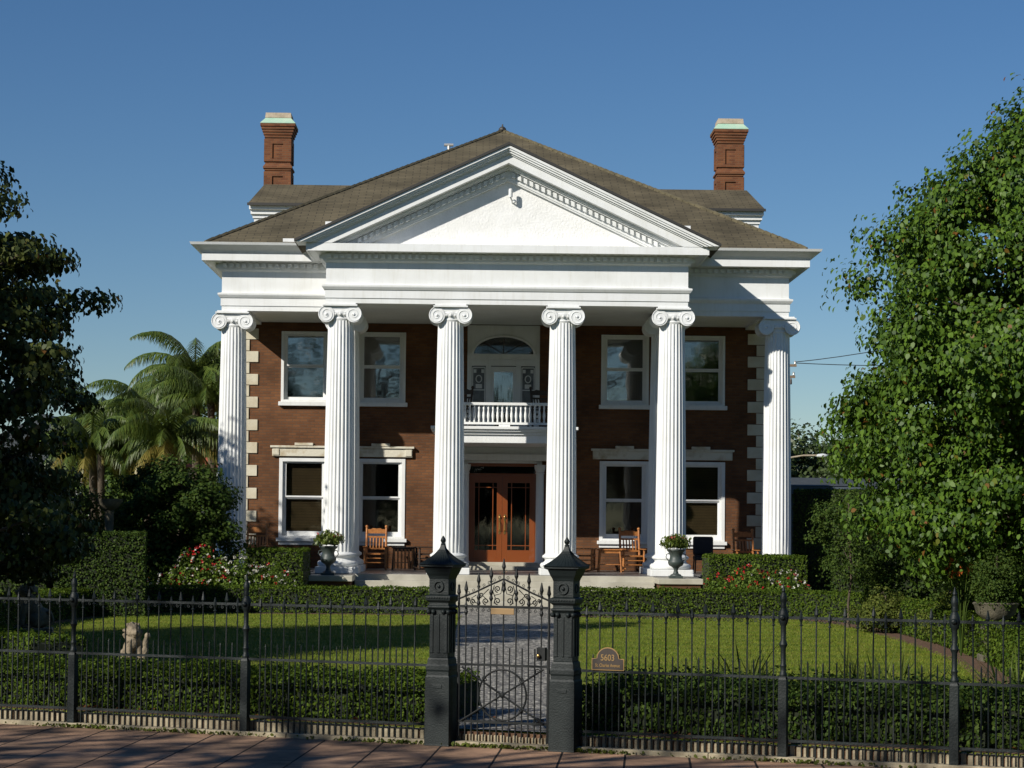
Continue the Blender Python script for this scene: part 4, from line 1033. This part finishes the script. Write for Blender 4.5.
def tree(name, loc, prof, z0, z1, ncl, per, cr, ls, m, label, trunk=(1.5,.16), nb=60, seed=1, group=None, core=0, flat=.8, up=None, cat='tree', shell=.55, spread=.7):
    loc = (loc[0], loc[1]*K, loc[2]); root = empty(name, loc); fn = lambda z: float(np.interp(z, [p[0] for p in prof], [p[1] for p in prof]))
    C, P, N = crown_pts(fn, z0, z1, ncl, per, cr, seed=seed, flat=flat, shell=shell)
    leaves('crown', P, ls, m, root, N=N, up=up, spread=spread)
    if core:                                      # inner leaves that close the heart of the crown
        _, P2, N2 = crown_pts(lambda z: fn(z)*.62, z0+.2, z1-.3, core, 110, cr*1.2, seed=seed+50, shell=.1)
        leaves('inner_foliage', P2, ls*1.35, m, root, N=N2, spread=.9)
    trunk_mesh(trunk[0], trunk[1], C, nb, z1, seed).build('trunk', 'bark', root, smooth=60)
    tag(root, label, cat, group); return root
tree('leafy_tree', (9.75,19.2,GZ), [(.8,1.4),(1.4,2.9),(2,3.4),(3,3.75),(4,3.85),(5.3,3.75),(6.2,3.5),(7.1,3.0),(8.1,2.35),(9.0,1.4),(9.9,.3)], .9, 10.1, 760, 270, .26, .090, 'leaf_right',
     'large bright green broad leaved tree at the right edge', (1.6,.17), 90, seed=4, core=170, up=(0,0,-1))
tree('broadleaf_tree', (-9.75,17.0,GZ), [(.6,2.7),(2,3.45),(4,3.45),(5.2,3.25),(6.0,2.85),(7.0,2.2),(8.2,1.4),(10,.3)], .8, 9.6, 400, 230, .25, .098, 'leaf_dark',
     'large dark glossy leaved tree at the left edge', (1.5,.18), 110, seed=9, core=90, up=(0,0,-1), flat=.42)
tree('round_shrub', (-8.0,27.3,GZ), [(.3,1.2),(1,1.4),(2,1.45),(2.9,1.25),(3.5,.6)], .3, 3.45, 190, 150, .15, .075, 'shrub', 'dark rounded shrub beside the left end column', (.6,.09), 20, seed=12, core=60, cat='shrub')
tree('small_standard_tree', (6.95,23.3,GZ), [(.9,.3),(1.3,.62),(1.9,.80),(2.4,.72),(2.85,.2)], 1.0, 2.8, 70, 110, .13, .05, 'shrub', 'small loose round topped tree on a thin stem in front of the right trees', (1.0,.03), 18, seed=14, cat='tree')
tree('leafy_shrub', (8.5,23.8,GZ), [(.1,.9),(.8,1.2),(1.5,1.0),(2.0,.3)], .1, 1.95, 80, 90, .16, .06, 'shrub', 'dark leafy shrub under the right tree behind the curved hedge', (.4,.04), 10, seed=15, core=20, cat='shrub')
for i, (x, y, r, h, lb) in enumerate(((7.35,22.2,.6,.80,'low yellow green shrub mound beside the small standard tree'),(8.15,20.5,.75,.95,'larger yellow green shrub mound under the right tree'),(8.75,19.2,.5,.8,'small yellow green shrub mound left of the potted bush'))):
    tree('low_shrub', (x,y,GZ), [(0,r*.8),(h*.5,r),(h,.2)], .05, h, 45, 90, .11, .042, 'hedge_gold', lb, (.2,.02), 6, seed=20+i, core=12, cat='shrub', group='yellow green shrub mounds')
tree('low_shrub', (-6.2,28.6,FZ-.2), [(0,.4),(.3,.55),(.7,.2)], .05, .7, 30, 80, .09, .05, 'shrub', 'dark low shrub behind the square hedge on the left porch', (.2,.02), 5, seed=31, cat='shrub')
tree('leafy_shrub', (12.0,24.5,GZ), [(.1,1.8),(1.2,2.4),(2.6,2.0),(3.4,.4)], .1, 3.3, 110, 80, .25, .09, 'shrub', 'broad dark shrub at the right edge behind the tree', (.5,.06), 10, seed=35, core=50, cat='shrub')
tree('leafy_shrub', (-13.0,27.5,GZ), [(.1,2.2),(1.5,2.8),(3.0,2.4),(4.2,.5)], .1, 4.1, 150, 80, .28, .09, 'leaf_dark', 'broad dark shrub behind the tall hedges at far left', (.5,.06), 10, seed=36, core=60, cat='shrub')
tree('leafy_shrub', (-10.3,27.6,GZ), [(.1,.8),(1.2,1.2),(2.3,1.0),(2.9,.3)], .1, 2.8, 80, 80, .18, .07, 'hedge_gold', 'light green shrub just behind the bird bath', (.5,.04), 10, seed=37, core=25, cat='shrub')

# flower beds
def flower_shrub(loc, r, h, n, label, seed, red, white):
    root = empty('flower_shrub', (loc[0], loc[1]*K, loc[2])); rg = np.random.default_rng(seed)
    k = n; d = rg.normal(size=(k,3)); d /= np.linalg.norm(d,axis=1)[:,None]; d[:,2] = abs(d[:,2]); q = rg.uniform(.3,1,k)**.5
    h = h*1.22; r = r*1.1; P = d*q[:,None]*np.array([r,r*.8,h])*(1+.15*np.sin(d[:,0:1]*9))
    leaves('foliage', P, .06, 'flower_leaf', root, N=d, spread=.8)
    for (nm, cnt, m) in (('red_blossoms', red, 'red'), ('white_blossoms', white, 'whitef')):
        if not cnt: continue
        cl = rg.normal(size=(cnt,3)); cl /= np.linalg.norm(cl,axis=1)[:,None]; cl[:,2] = abs(cl[:,2])*.8+.2; cl[:,1] = -abs(cl[:,1])
        Q = np.repeat(cl*np.array([r,r*.8,h])*1.02, 5, 0)+rg.normal(0,.018,(cnt*5,3))
        leaves(nm, Q, .04, m, root, aspect=.9)
    tag(root, label, 'flowers', 'flowering shrubs near the porch')
fs_ = [((-8.05,26.5,GZ),.60,.75,2600,'flowering shrub with few white blooms at the left end of the left bed',1,8,26),
 ((-7.25,26.45,GZ),.65,1.22,3200,'tall flowering shrub topped with red blooms left of the square hedge',2,60,34),
 ((-6.4,26.35,GZ),.65,1.05,3200,'flowering shrub with white blooms in the middle of the left bed',3,14,60),
 ((-5.6,26.4,GZ),.60,.88,2600,'flowering shrub with small white blooms nearest the left pedestal',5,8,44),
 ((4.9,26.6,GZ),.45,.75,1800,'low flowering shrub nearest the right pedestal',4,14,4),
 ((5.6,26.5,GZ),.60,.95,2600,'flowering shrub thick with red blooms in front of the right square hedge',7,46,6),
 ((6.4,26.5,GZ),.6,.85,2600,'flowering shrub with white and red blooms at the right end column',6,28,34)]
for a in fs_: flower_shrub(*a)

# strappy lily clumps behind the right front hedge
def lily(loc, n, L, label, m='lime', seed=0):
    rg = random.Random(seed); b = MB()
    for i in range(n):
        a = rg.uniform(0,2*pi); l = L*rg.uniform(.6,1.1); w0 = .016*rg.uniform(.7,1.3); ox, oy = rg.uniform(-.12,.12), rg.uniform(-.12,.12); bend = rg.uniform(.25,.9)
        pv = None; vs = []
        for k in range(5):
            t = k/4; r = bend*l*t**1.6; z = l*t*(1-.35*bend*t); w1 = w0*(1-t**2)+.001; s_ = Vector((-sin(a),cos(a),0))*w1; c = Vector((ox+r*cos(a), oy+r*sin(a), z)); vs += [tuple(c-s_), tuple(c+s_)]
        b.add(vs, [(2*k,2*k+1,2*k+3,2*k+2) for k in range(4)])
    o = b.build('lily_clump', m, loc=loc); tag(o, label, 'plant', 'strappy lily clumps behind the front hedges')
for i in range(13):
    t = 1.5+i*.40; p = FP(t, 2.15+.2*sin(i*2.1), GZ)
    lily(p, 34+(i*7)%18, .86+.14*sin(i*1.7), 'strappy lily clump behind the front hedge, %s from the gate on the right' % ['first','second','third','fourth','fifth','sixth','seventh','eighth','ninth','tenth','eleventh','twelfth','thirteenth'][i], 'lime' if i % 3 != 1 else 'hedge_gold', i)
lily(FP(-4.3,2.1,GZ), 34, .62, 'pale strappy lily clump left of the nearer stone lion', 'hedge_gold', 41)
lily(FP(-5.6,2.1,GZ), 30, .55, 'strappy lily clump at far left behind the front hedge', 'hedge_gold', 42)

# palms
def palm(loc, h, L, nf, label, seed, m='palm', low=6):
    root = empty('feather_palm', (loc[0], loc[1]*K, loc[2])); rg = random.Random(seed)
    MB().tube([(0,0,-.2),(.1,0,h*.4),(.05,.05,h*.8),(0,0,h)], [.2,.15,.13,.12], 10).build('trunk','bark',root,smooth=60)
    for grp in (0,1):
        V = []; F = []; b = MB()
        cnt = nf if grp == 0 else low
        for i in range(cnt):
            a = 2*pi*i/cnt*2.4+rg.uniform(-.3,.3); el = rg.uniform(.15,1.35) if grp == 0 else rg.uniform(-.35,.15); l = L*rg.uniform(.8,1.1)
            pts = []; p = Vector((0,0,h)); n = 22
            for k in range(n+1):
                t = k/n; e = el-2.2*t**1.3*(.9 if grp==0 else .7); pts.append(p.copy()); p = p+Vector((cos(a)*cos(e),sin(a)*cos(e),sin(e)))*l/n
            b.tube(pts[::3], [.022*(1-.12*q) for q in range(len(pts[::3]))], 4)
            for k in range(2, n):
                d = (pts[k]-pts[k-1]).normalized(); s = d.cross(Vector((0,0,1))).normalized()
                for sub in range(4):
                    c = pts[k]-d*(l/n)*sub/4
                    for sg in (-1,1):
                        ll = .62*sin(pi*min(.97,(k/n)*.86+.1))*rg.uniform(.8,1.15)
                        dr = (s*sg*.75+d*.35+Vector((rg.uniform(-.15,.15),rg.uniform(-.15,.15),-.6-.5*rg.random()))).normalized()
                        mid = c+dr*ll*.5; tip = mid+(dr+Vector((0,0,-.7))).normalized()*ll*.5; wv = d*.014
                        b.add([tuple(c-wv),tuple(c+wv),tuple(mid+wv),tuple(mid-wv),tuple(tip)], [(0,1,2,3),(3,2,4)])
        b.build('fronds' if grp == 0 else 'drooping_fronds', m if grp == 0 else 'palmy', root)
    tag(root, label, 'palm tree', 'feather palms behind the garden')
palm((-10.7,38,0), 7.2, 2.9, 28, 'tallest feather palm just left of the house', 1, low=2)
palm((-9.9,37,0), 6.2, 2.6, 26, 'feather palm whose fronds touch the left end column', 6, low=2)
palm((-11.8,40,0), 6.9, 2.7, 26, 'feather palm between the tallest one and the middle palms', 7, low=2)
palm((-12.6,39,0), 6.1, 2.9, 28, 'feather palm with drooping green fronds in the middle of the palms', 2, low=3)
palm((-13.4,36,0), 4.6, 2.4, 30, 'low feather palm with yellow fronds beside the dark tree', 3, low=7)
palm((-10.6,35,0), 4.7, 2.5, 30, 'low feather palm with yellow fronds near the left column', 4, low=6)
palm((-15.0,41,0), 5.9, 2.6, 30, 'feather palm furthest left partly behind the dark tree', 5, low=3)

# distant trees
far = [((20.5,80,0),5.8,9.2,'distant green tree beyond the garage right of the house',5),((27,85,0),6,10,'distant tree behind the street lamp',6),((13.3,70,0),1.6,11.8,'tall thin distant tree just right of the end column',7),
       ((27,60,0),5,8,'distant tree far behind the right tree',8),((-21,60,0),5,8,'distant tree behind the white cottage',9),((-30,55,0),6,9,'broad distant tree at far left',16),((35,48,0),6,9,'broad distant tree at far right',17)]
for (l, r, h, lb, sd) in far:
    tree('background_tree', l, [(1,r*.7),(h*.45,r),(h*.8,r*.75),(h,.3)], 1, h, 160, 60, .55, .26, 'oakleaf', lb, (1.5,.3), 30, seed=sd, core=40, group='distant trees')
# hedge-like mass of trees low on the left behind palms
for (l, r, h, lb, sd) in [((-15.5,46,0),3.6,6.8,'leafy tree filling the gap behind the palms',25),((-11.2,45,0),2.7,7.4,'leafy tree behind the palms nearest the house',26)]:
    tree('background_tree', l, [(.3,r*.8),(h*.45,r),(h*.8,r*.75),(h,.3)], .3, h, 130, 70, .4, .18, 'shrub', lb, (1.2,.2), 20, seed=sd, core=40, group='distant trees')
# street trees across the avenue (they show in the window glass and shade the scene)
for (l, r, h, lb, sd) in [((-34,-9,0),10,10.5,'street oak behind the viewer at far left',51),((-17,-12,0),10,10,'street oak behind the viewer left of the middle',54),((0,-13,0),10,11,'street oak behind the viewer in the middle',52),((17,-12,0),10,10,'street oak behind the viewer right of the middle',53),((34,-9,0),10,10.5,'street oak behind the viewer at far right',55)]:
    tree('street_tree', l, [(3,r*.5),(h*.5,r),(h*.8,r*.8),(h,.4)], 3, h, 200, 60, .8, .4, 'oakleaf', lb, (3,.4), 40, seed=sd, core=60, group='street trees behind the viewer')
# unseen roadside oaks added to cut sky light and dapple the fence
for (l, h, lb, sd) in [((-5.5,2.6,0),14,'unseen roadside oak whose canopy spreads above the viewer',71),((6,.6,0),15,'unseen roadside oak with its canopy above and right of the viewer',72),((16,1.6,0),14,'unseen roadside oak far right of the viewer',73),((-13.5,3.1,0),13.5,'unseen roadside oak left of the viewer',74),((-21.5,3.6,0),13.5,'unseen roadside oak far left of the viewer',76)]:
    tree('street_tree', l, [(8.6,3),(9.6,5.6),(12,5.8),(h,1.5)], 8.6, h, 34, 26, .6, .24, 'oakleaf', lb, (8.0,.3), 40, seed=sd, core=0, group='unseen roadside oaks added for shade')
tree('street_tree', (-16.6,25.2,0), [(1.5,2.5),(4,4.2),(8,4.0),(11,.8)], 1.5, 11, 220, 90, .45, .2, 'oakleaf', 'garden tree outside the left edge near the palms', (1.6,.25), 40, seed=75, core=80, group='street trees behind the viewer')
tree('street_tree', (-17.0,13.2,0), [(2.2,2.5),(4.5,5.0),(7,5.2),(9.5,3.6),(11.5,.5)], 2.2, 11.4, 260, 70, .55, .24, 'oakleaf', 'large shade tree outside the left edge', (2.2,.35), 60, seed=61, core=120, group='street trees behind the viewer')

# potted bush at the right edge
pt = empty('stone_planter', (7.55,31.7,GZ)); tag(pt, 'carved stone planter under the right tree', 'planter')
b = MB(); b.sq_lathe([(.24,0),(.24,.10),(.16,.14),(.15,.45),(.20,.5),(.20,.55)]); b.build('pedestal','darkstone',pt,bevel=.01)
b = MB(); b.lathe([(.12,.55),(.10,.6),(.2,.66),(.30,.75),(.33,.86),(.36,.9),(.33,.92),(.28,.88)], 24); b.build('bowl','darkstone',pt,smooth=40)
pb = tree('potted_bush', (7.55,17.6,GZ+.86), [(0,.25),(.3,.42),(.62,.36),(.85,.1)], 0, .85, 60, 110, .08, .03, 'shrub', 'round clipped bush growing in the stone planter', (.2,.02), 6, seed=44, core=15, cat='plant')
pf = empty('spiky_flower', (7.3,33,GZ)); tag(pf, 'orange spiky flower stems behind the stone planter', 'plant')
b = MB()
for k in range(9):
    a = k*.7; b.tube([(0,0,0),(.1*cos(a),.1*sin(a),.8),(.25*cos(a),.25*sin(a),1.35+.08*(k%3))], [.012,.01,.004], 4)
b.build('stem','shrub',pf)
leaves('petals', np.array([(.24*cos(k*.7)+.02*j,.24*sin(k*.7),1.3+.08*(k%3)+.03*j) for k in range(9) for j in range(4)]), .12, 'orangef', pf, up=(0,0,1), aspect=.3)

# bird bath
bb = empty('bird_bath', (-9.35,47.3,GZ)); tag(bb, 'grey stone bird bath on a slim pedestal above the tall hedge at left', 'bird bath')
b = MB(); b.lathe([(.26,0),(.26,.1),(.17,.15),(.12,.3),(.10,1.0),(.13,1.05),(.10,1.1),(.085,1.7),(.11,2.1),(.10,2.25),(.13,2.3)], 20); b.build('pedestal','darkstone',bb,smooth=40)
b = MB(); b.lathe([(.10,2.30),(.16,2.34),(.26,2.44),(.30,2.54),(.31,2.57),(.28,2.57),(.22,2.50),(.02,2.46)], 28); b.build('basin','darkstone',bb,smooth=40)

# stone lions: one continuous carved body each
def remesh(b, vox, m, name, parent, disp=None):
    o = b.build('tmp', m); md = o.modifiers.new('r','REMESH'); md.mode = 'VOXEL'; md.voxel_size = vox; md.use_smooth_shade = True
    s = o.modifiers.new('s','SMOOTH'); s.factor = .5; s.iterations = 2
    dg = bpy.context.evaluated_depsgraph_get(); dg.update(); me = bpy.data.meshes.new_from_object(o.evaluated_get(dg))
    bpy.data.objects.remove(o); r = bpy.data.objects.new(name, me); col.objects.link(r); r.parent = parent; return r
def make_lion():
    L = empty('lion_statue'); b = MB()                      # faces +x, sitting
    b.ball((-.17,0,.20), .19, 16, 10, (1.1,.95,1)); b.ball((-.05,0,.34), .17, 16, 10, (.95,.85,1.2)); b.ball((.06,0,.48), .16, 16, 10, (.9,.9,1.1))
    for sy in (-1,1):
        b.ball((-.10,sy*.13,.15), .12, 12, 8, (1.3,.7,1.1)); b.ball((.06,sy*.15,.04), .055, 10, 6, (1.6,.9,.7))
        b.tube([(.10,sy*.09,.44),(.14,sy*.09,.25),(.15,sy*.09,.05)], [.075,.055,.05], 10); b.ball((.20,sy*.09,.035), .055, 10, 6, (1.4,1,.7))
    b.ball((.10,0,.68), .13, 16, 10, (1,1,1)); b.ball((.21,0,.65), .075, 12, 8, (1.1,1,.8)); b.ball((.20,0,.595), .05, 10, 7, (1.1,1,.6)); b.ball((.275,0,.675), .025, 8, 6)
    for sy in (-1,1): b.ball((.185,sy*.05,.725), .028, 8, 6); b.ball((.05,sy*.10,.79), .035, 8, 6); b.ball((.23,sy*.04,.645), .035, 8, 6)
    rg = random.Random(3)
    for i in range(60):                                     # curled mane
        a = rg.uniform(0,2*pi); u = rg.uniform(-1,1); r = .145
        x = .05+r*sqrt(1-u*u)*cos(a)*.9-.02; y = r*sqrt(1-u*u)*sin(a)*1.1; z = .66+r*u*1.05
        if x > .14: continue
        b.ball((x,y,z), .034, 8, 6)
    for i in range(16): a = rg.uniform(-1.6,1.6); b.ball((.10+.06*cos(a), .13*sin(a), .46+.1*rg.random()), .035, 8, 6)
    b.tube([(-.33,.02,.06),(-.40,.08,.16),(-.36,.12,.28),(-.30,.12,.33)], [.035,.03,.03,.045], 8)
    remesh(b, .011, 'lionstone', 'body', L)
    p = MB(); p.box(-.40,.34,-.24,.24,-.32,.012); p.build('plinth','lionstone',L,bevel=.02)
    return L
ln = make_lion(); ln.location = (-4.92,26.5,GZ+.14); ln.rotation_euler = (0,0,R(-62)); ln.scale = (.72,.72,.72)
tag(ln, 'seated pale stone lion statue on the left lawn nearer the fence', 'statue', 'stone lions on the left lawn')
l2 = copy_tree(ln); l2.location = (-8.05,34.2,GZ+.24); l2.rotation_euler = (0,0,R(190)); l2.scale = (.92,.92,.92)
l2['label'] = 'seated dark weathered stone lion statue further back at the far left'
# scroll shield held by the near lion
b = MB(); b.ball((.27,.17,.46), .07, 10, 8, (.8,.8,1.6)); b.ball((.29,.20,.60), .06, 10, 8); b.ball((.28,.16,.32), .07,10,8,(1,1,1.2))
b.tube([(.2,.1,.02),(.26,.17,.3)], [.06,.05], 8)
sh = remesh(b, .014, 'lionstone', 'carved_cub', ln)

# grass blades over the lawn (uncountable)
def in_lawn(x, y):
    q = (x-GC.x)*V_.x+(y-GC.y)*V_.y; y = y/K; ok = (q > 2.0) & (y < 25.4) & (np.abs(x) > 1.08)
    rx = np.interp(y, [12,14.8,17.5,21,24,25.5], [6.2,6.4,7.0,7.2,7.0,6.2]); lx = np.interp(y, [13.5,15.4,17.3,20,23.5,25.3], [-5.2,-6.8,-8.1,-9,-9.1,-8])
    return ok & (x < rx) & (x > lx)
n = 150000; X = rng.uniform(-9.2,7.4,n); Y = 20+26.5*rng.uniform(0,1,n)**1.25; k = in_lawn(X,Y); X, Y = X[k], Y[k]
gr = leaves('lawn_grass', np.stack([X,Y,np.full(len(X),GZ+.014)],1), .045, 'grass', N=np.stack([np.zeros(len(X)),-np.ones(len(X)),np.full(len(X),.3)],1), up=(0,0,1), aspect=.16, spread=1.2, fold=.02)
tag(gr, 'short mown grass of the two lawns', 'grass', kind='stuff')
# weeds and dry leaves along the kerb
n = 1500; T = np.concatenate([rng.normal(c, s, n//6) for c, s in ((-4.7,.35),(-3.4,.4),(-1.2,.5),(.9,.25),(3.0,.5),(-.1,.3))]); Qw = rng.normal(-.06,.035,len(T))
P = np.array([tuple(FP(a,q,.004+.03*random.random())) for a,q in zip(T,Qw)])
tag(leaves('kerb_weeds', P, .035, 'hedge_gold', up=(0,0,.5)), 'small weeds growing along the foot of the fence kerb', 'weeds', kind='stuff')
n = 260; P = np.array([tuple(FP(random.uniform(-6,6), random.uniform(.2,1.2), GZ+.01+.02*random.random())) for _ in range(n)])
tag(leaves('fallen_leaves', P, .06, 'brownleaf', N=np.tile([0,0,1.0],(n,1)), spread=.4), 'dry brown leaves scattered under the front hedges', 'leaves', kind='stuff')

# ------------------------------------------------------------------ street things behind
up = empty('utility_pole', (14.45,108,0)); tag(up, 'wooden utility pole with two crossarms behind the right end column', 'utility pole')
MB().tube([(0,0,0),(0,0,11.6)], [.17,.12], 10).build('pole','polewood',up)
for z, l in ((10.75,.62),(10.15,.55)):
    MB().box(-l,l,-.16,-.05,z,z+.13).build('crossarm','polewood',up)
    for x in (-l+.08, l-.08): MB().lathe([(.03,0),(.06,.04),(.05,.1),(.07,.13),(.02,.2)], 8, (x,-.1,z+.131)).build('insulator','steel',up)
MB().lathe([(.02,-.35),(.06,-.3),(.05,-.1),(.02,0)], 8, (.33,-.1,10.15)).build('hanging_fuse','dwood',up)
def wire(p, q, sag, label):
    p = Vector(p); q = Vector(q); pts = [tuple(p.lerp(q, i/16)-Vector((0,0,sag*4*(i/16)*(1-i/16)))) for i in range(17)]
    o = MB().tube(pts, .022, 5).build('power_line','wire'); tag(o, label, 'cable', 'overhead power lines')
wire((15.0,107.9,11.0), (30,83,14.2), .8, 'upper power line rising from the pole to the right')
wire((15.0,107.9,10.95), (33,108,11.6), .35, 'lower nearly level power line running right from the pole')
sl_ = empty('street_lamp', (15.8,120,0)); tag(sl_, 'cobra head street lamp on a curved arm right of the end column', 'street lamp')
MB().tube([(0,0,0),(0,0,6.2)], [.12,.08], 8).build('pole','steel',sl_)
MB().tube([(0,0,6.05),(.7,0,6.35),(1.4,0,6.47),(2.2,0,6.48)], .05, 6).build('arm','cement',sl_)
b = MB(); b.ball((2.5,0,6.46), .36, 12, 8, (1,.5,.36)); b.build('lamp_head','cottage',sl_,smooth=60)
gg = empty('garage', (16,90,0)); tag(gg, 'low dark garage with blue grey fascia behind the right end column', 'building')
MB().box(-5,4,0,7,0,3.7).build('wall','greyroof',gg)
MB().box(-5.3,4.3,-.35,7.3,3.7,4.05).build('fascia','fascia',gg)
b = MB(); b.add([(-5.35,-.4,4.05),(4.35,-.4,4.05),(4.35,7.4,4.05),(-5.35,7.4,4.05),(-4,3.5,4.5),(3,3.5,4.5)],[(0,1,5,4),(1,2,5),(2,3,4,5),(3,0,4)]); b.build('roof','greyroof',gg)
b = MB(); b.box(-4.4,-3.2,-.03,.02,0,2.1); b.build('door','dwood',gg)
cg = empty('cottage', (-19.5,85,0)); tag(cg, 'white cottage glimpsed between the dark tree and the palms', 'house')
MB().box(-4,2.6,0,8,0,4.5).build('wall','cottage',cg)
b = MB(); b.add([(-4.5,-.5,4.5),(3.1,-.5,4.5),(3.1,8.5,4.5),(-4.5,8.5,4.5),(-.7,2.5,6.8),(-.7,5.5,6.8)],[(0,1,4),(1,2,5,4),(2,3,5),(3,0,4,5),(0,3,2,1)]); b.build('roof','greyroof',cg)
b = MB(); b.box(.6,1.6,-.04,.02,1.3,3.0); b.build('window','dark',cg)
rh = empty('outbuilding', (-10.9,78,0)); tag(rh, 'small outbuilding with a red tile roof just left of the house', 'building')
MB().box(-1.5,1.5,0,3,0,4.3).build('wall','cottage',rh)
b = MB(); b.add([(-1.8,-.3,4.3),(1.8,-.3,4.3),(1.8,3.3,4.3),(-1.8,3.3,4.3),(0,1.5,5.1)],[(0,1,4),(1,2,4),(2,3,4),(3,0,4),(0,3,2,1)]); b.build('roof','tile',rh)
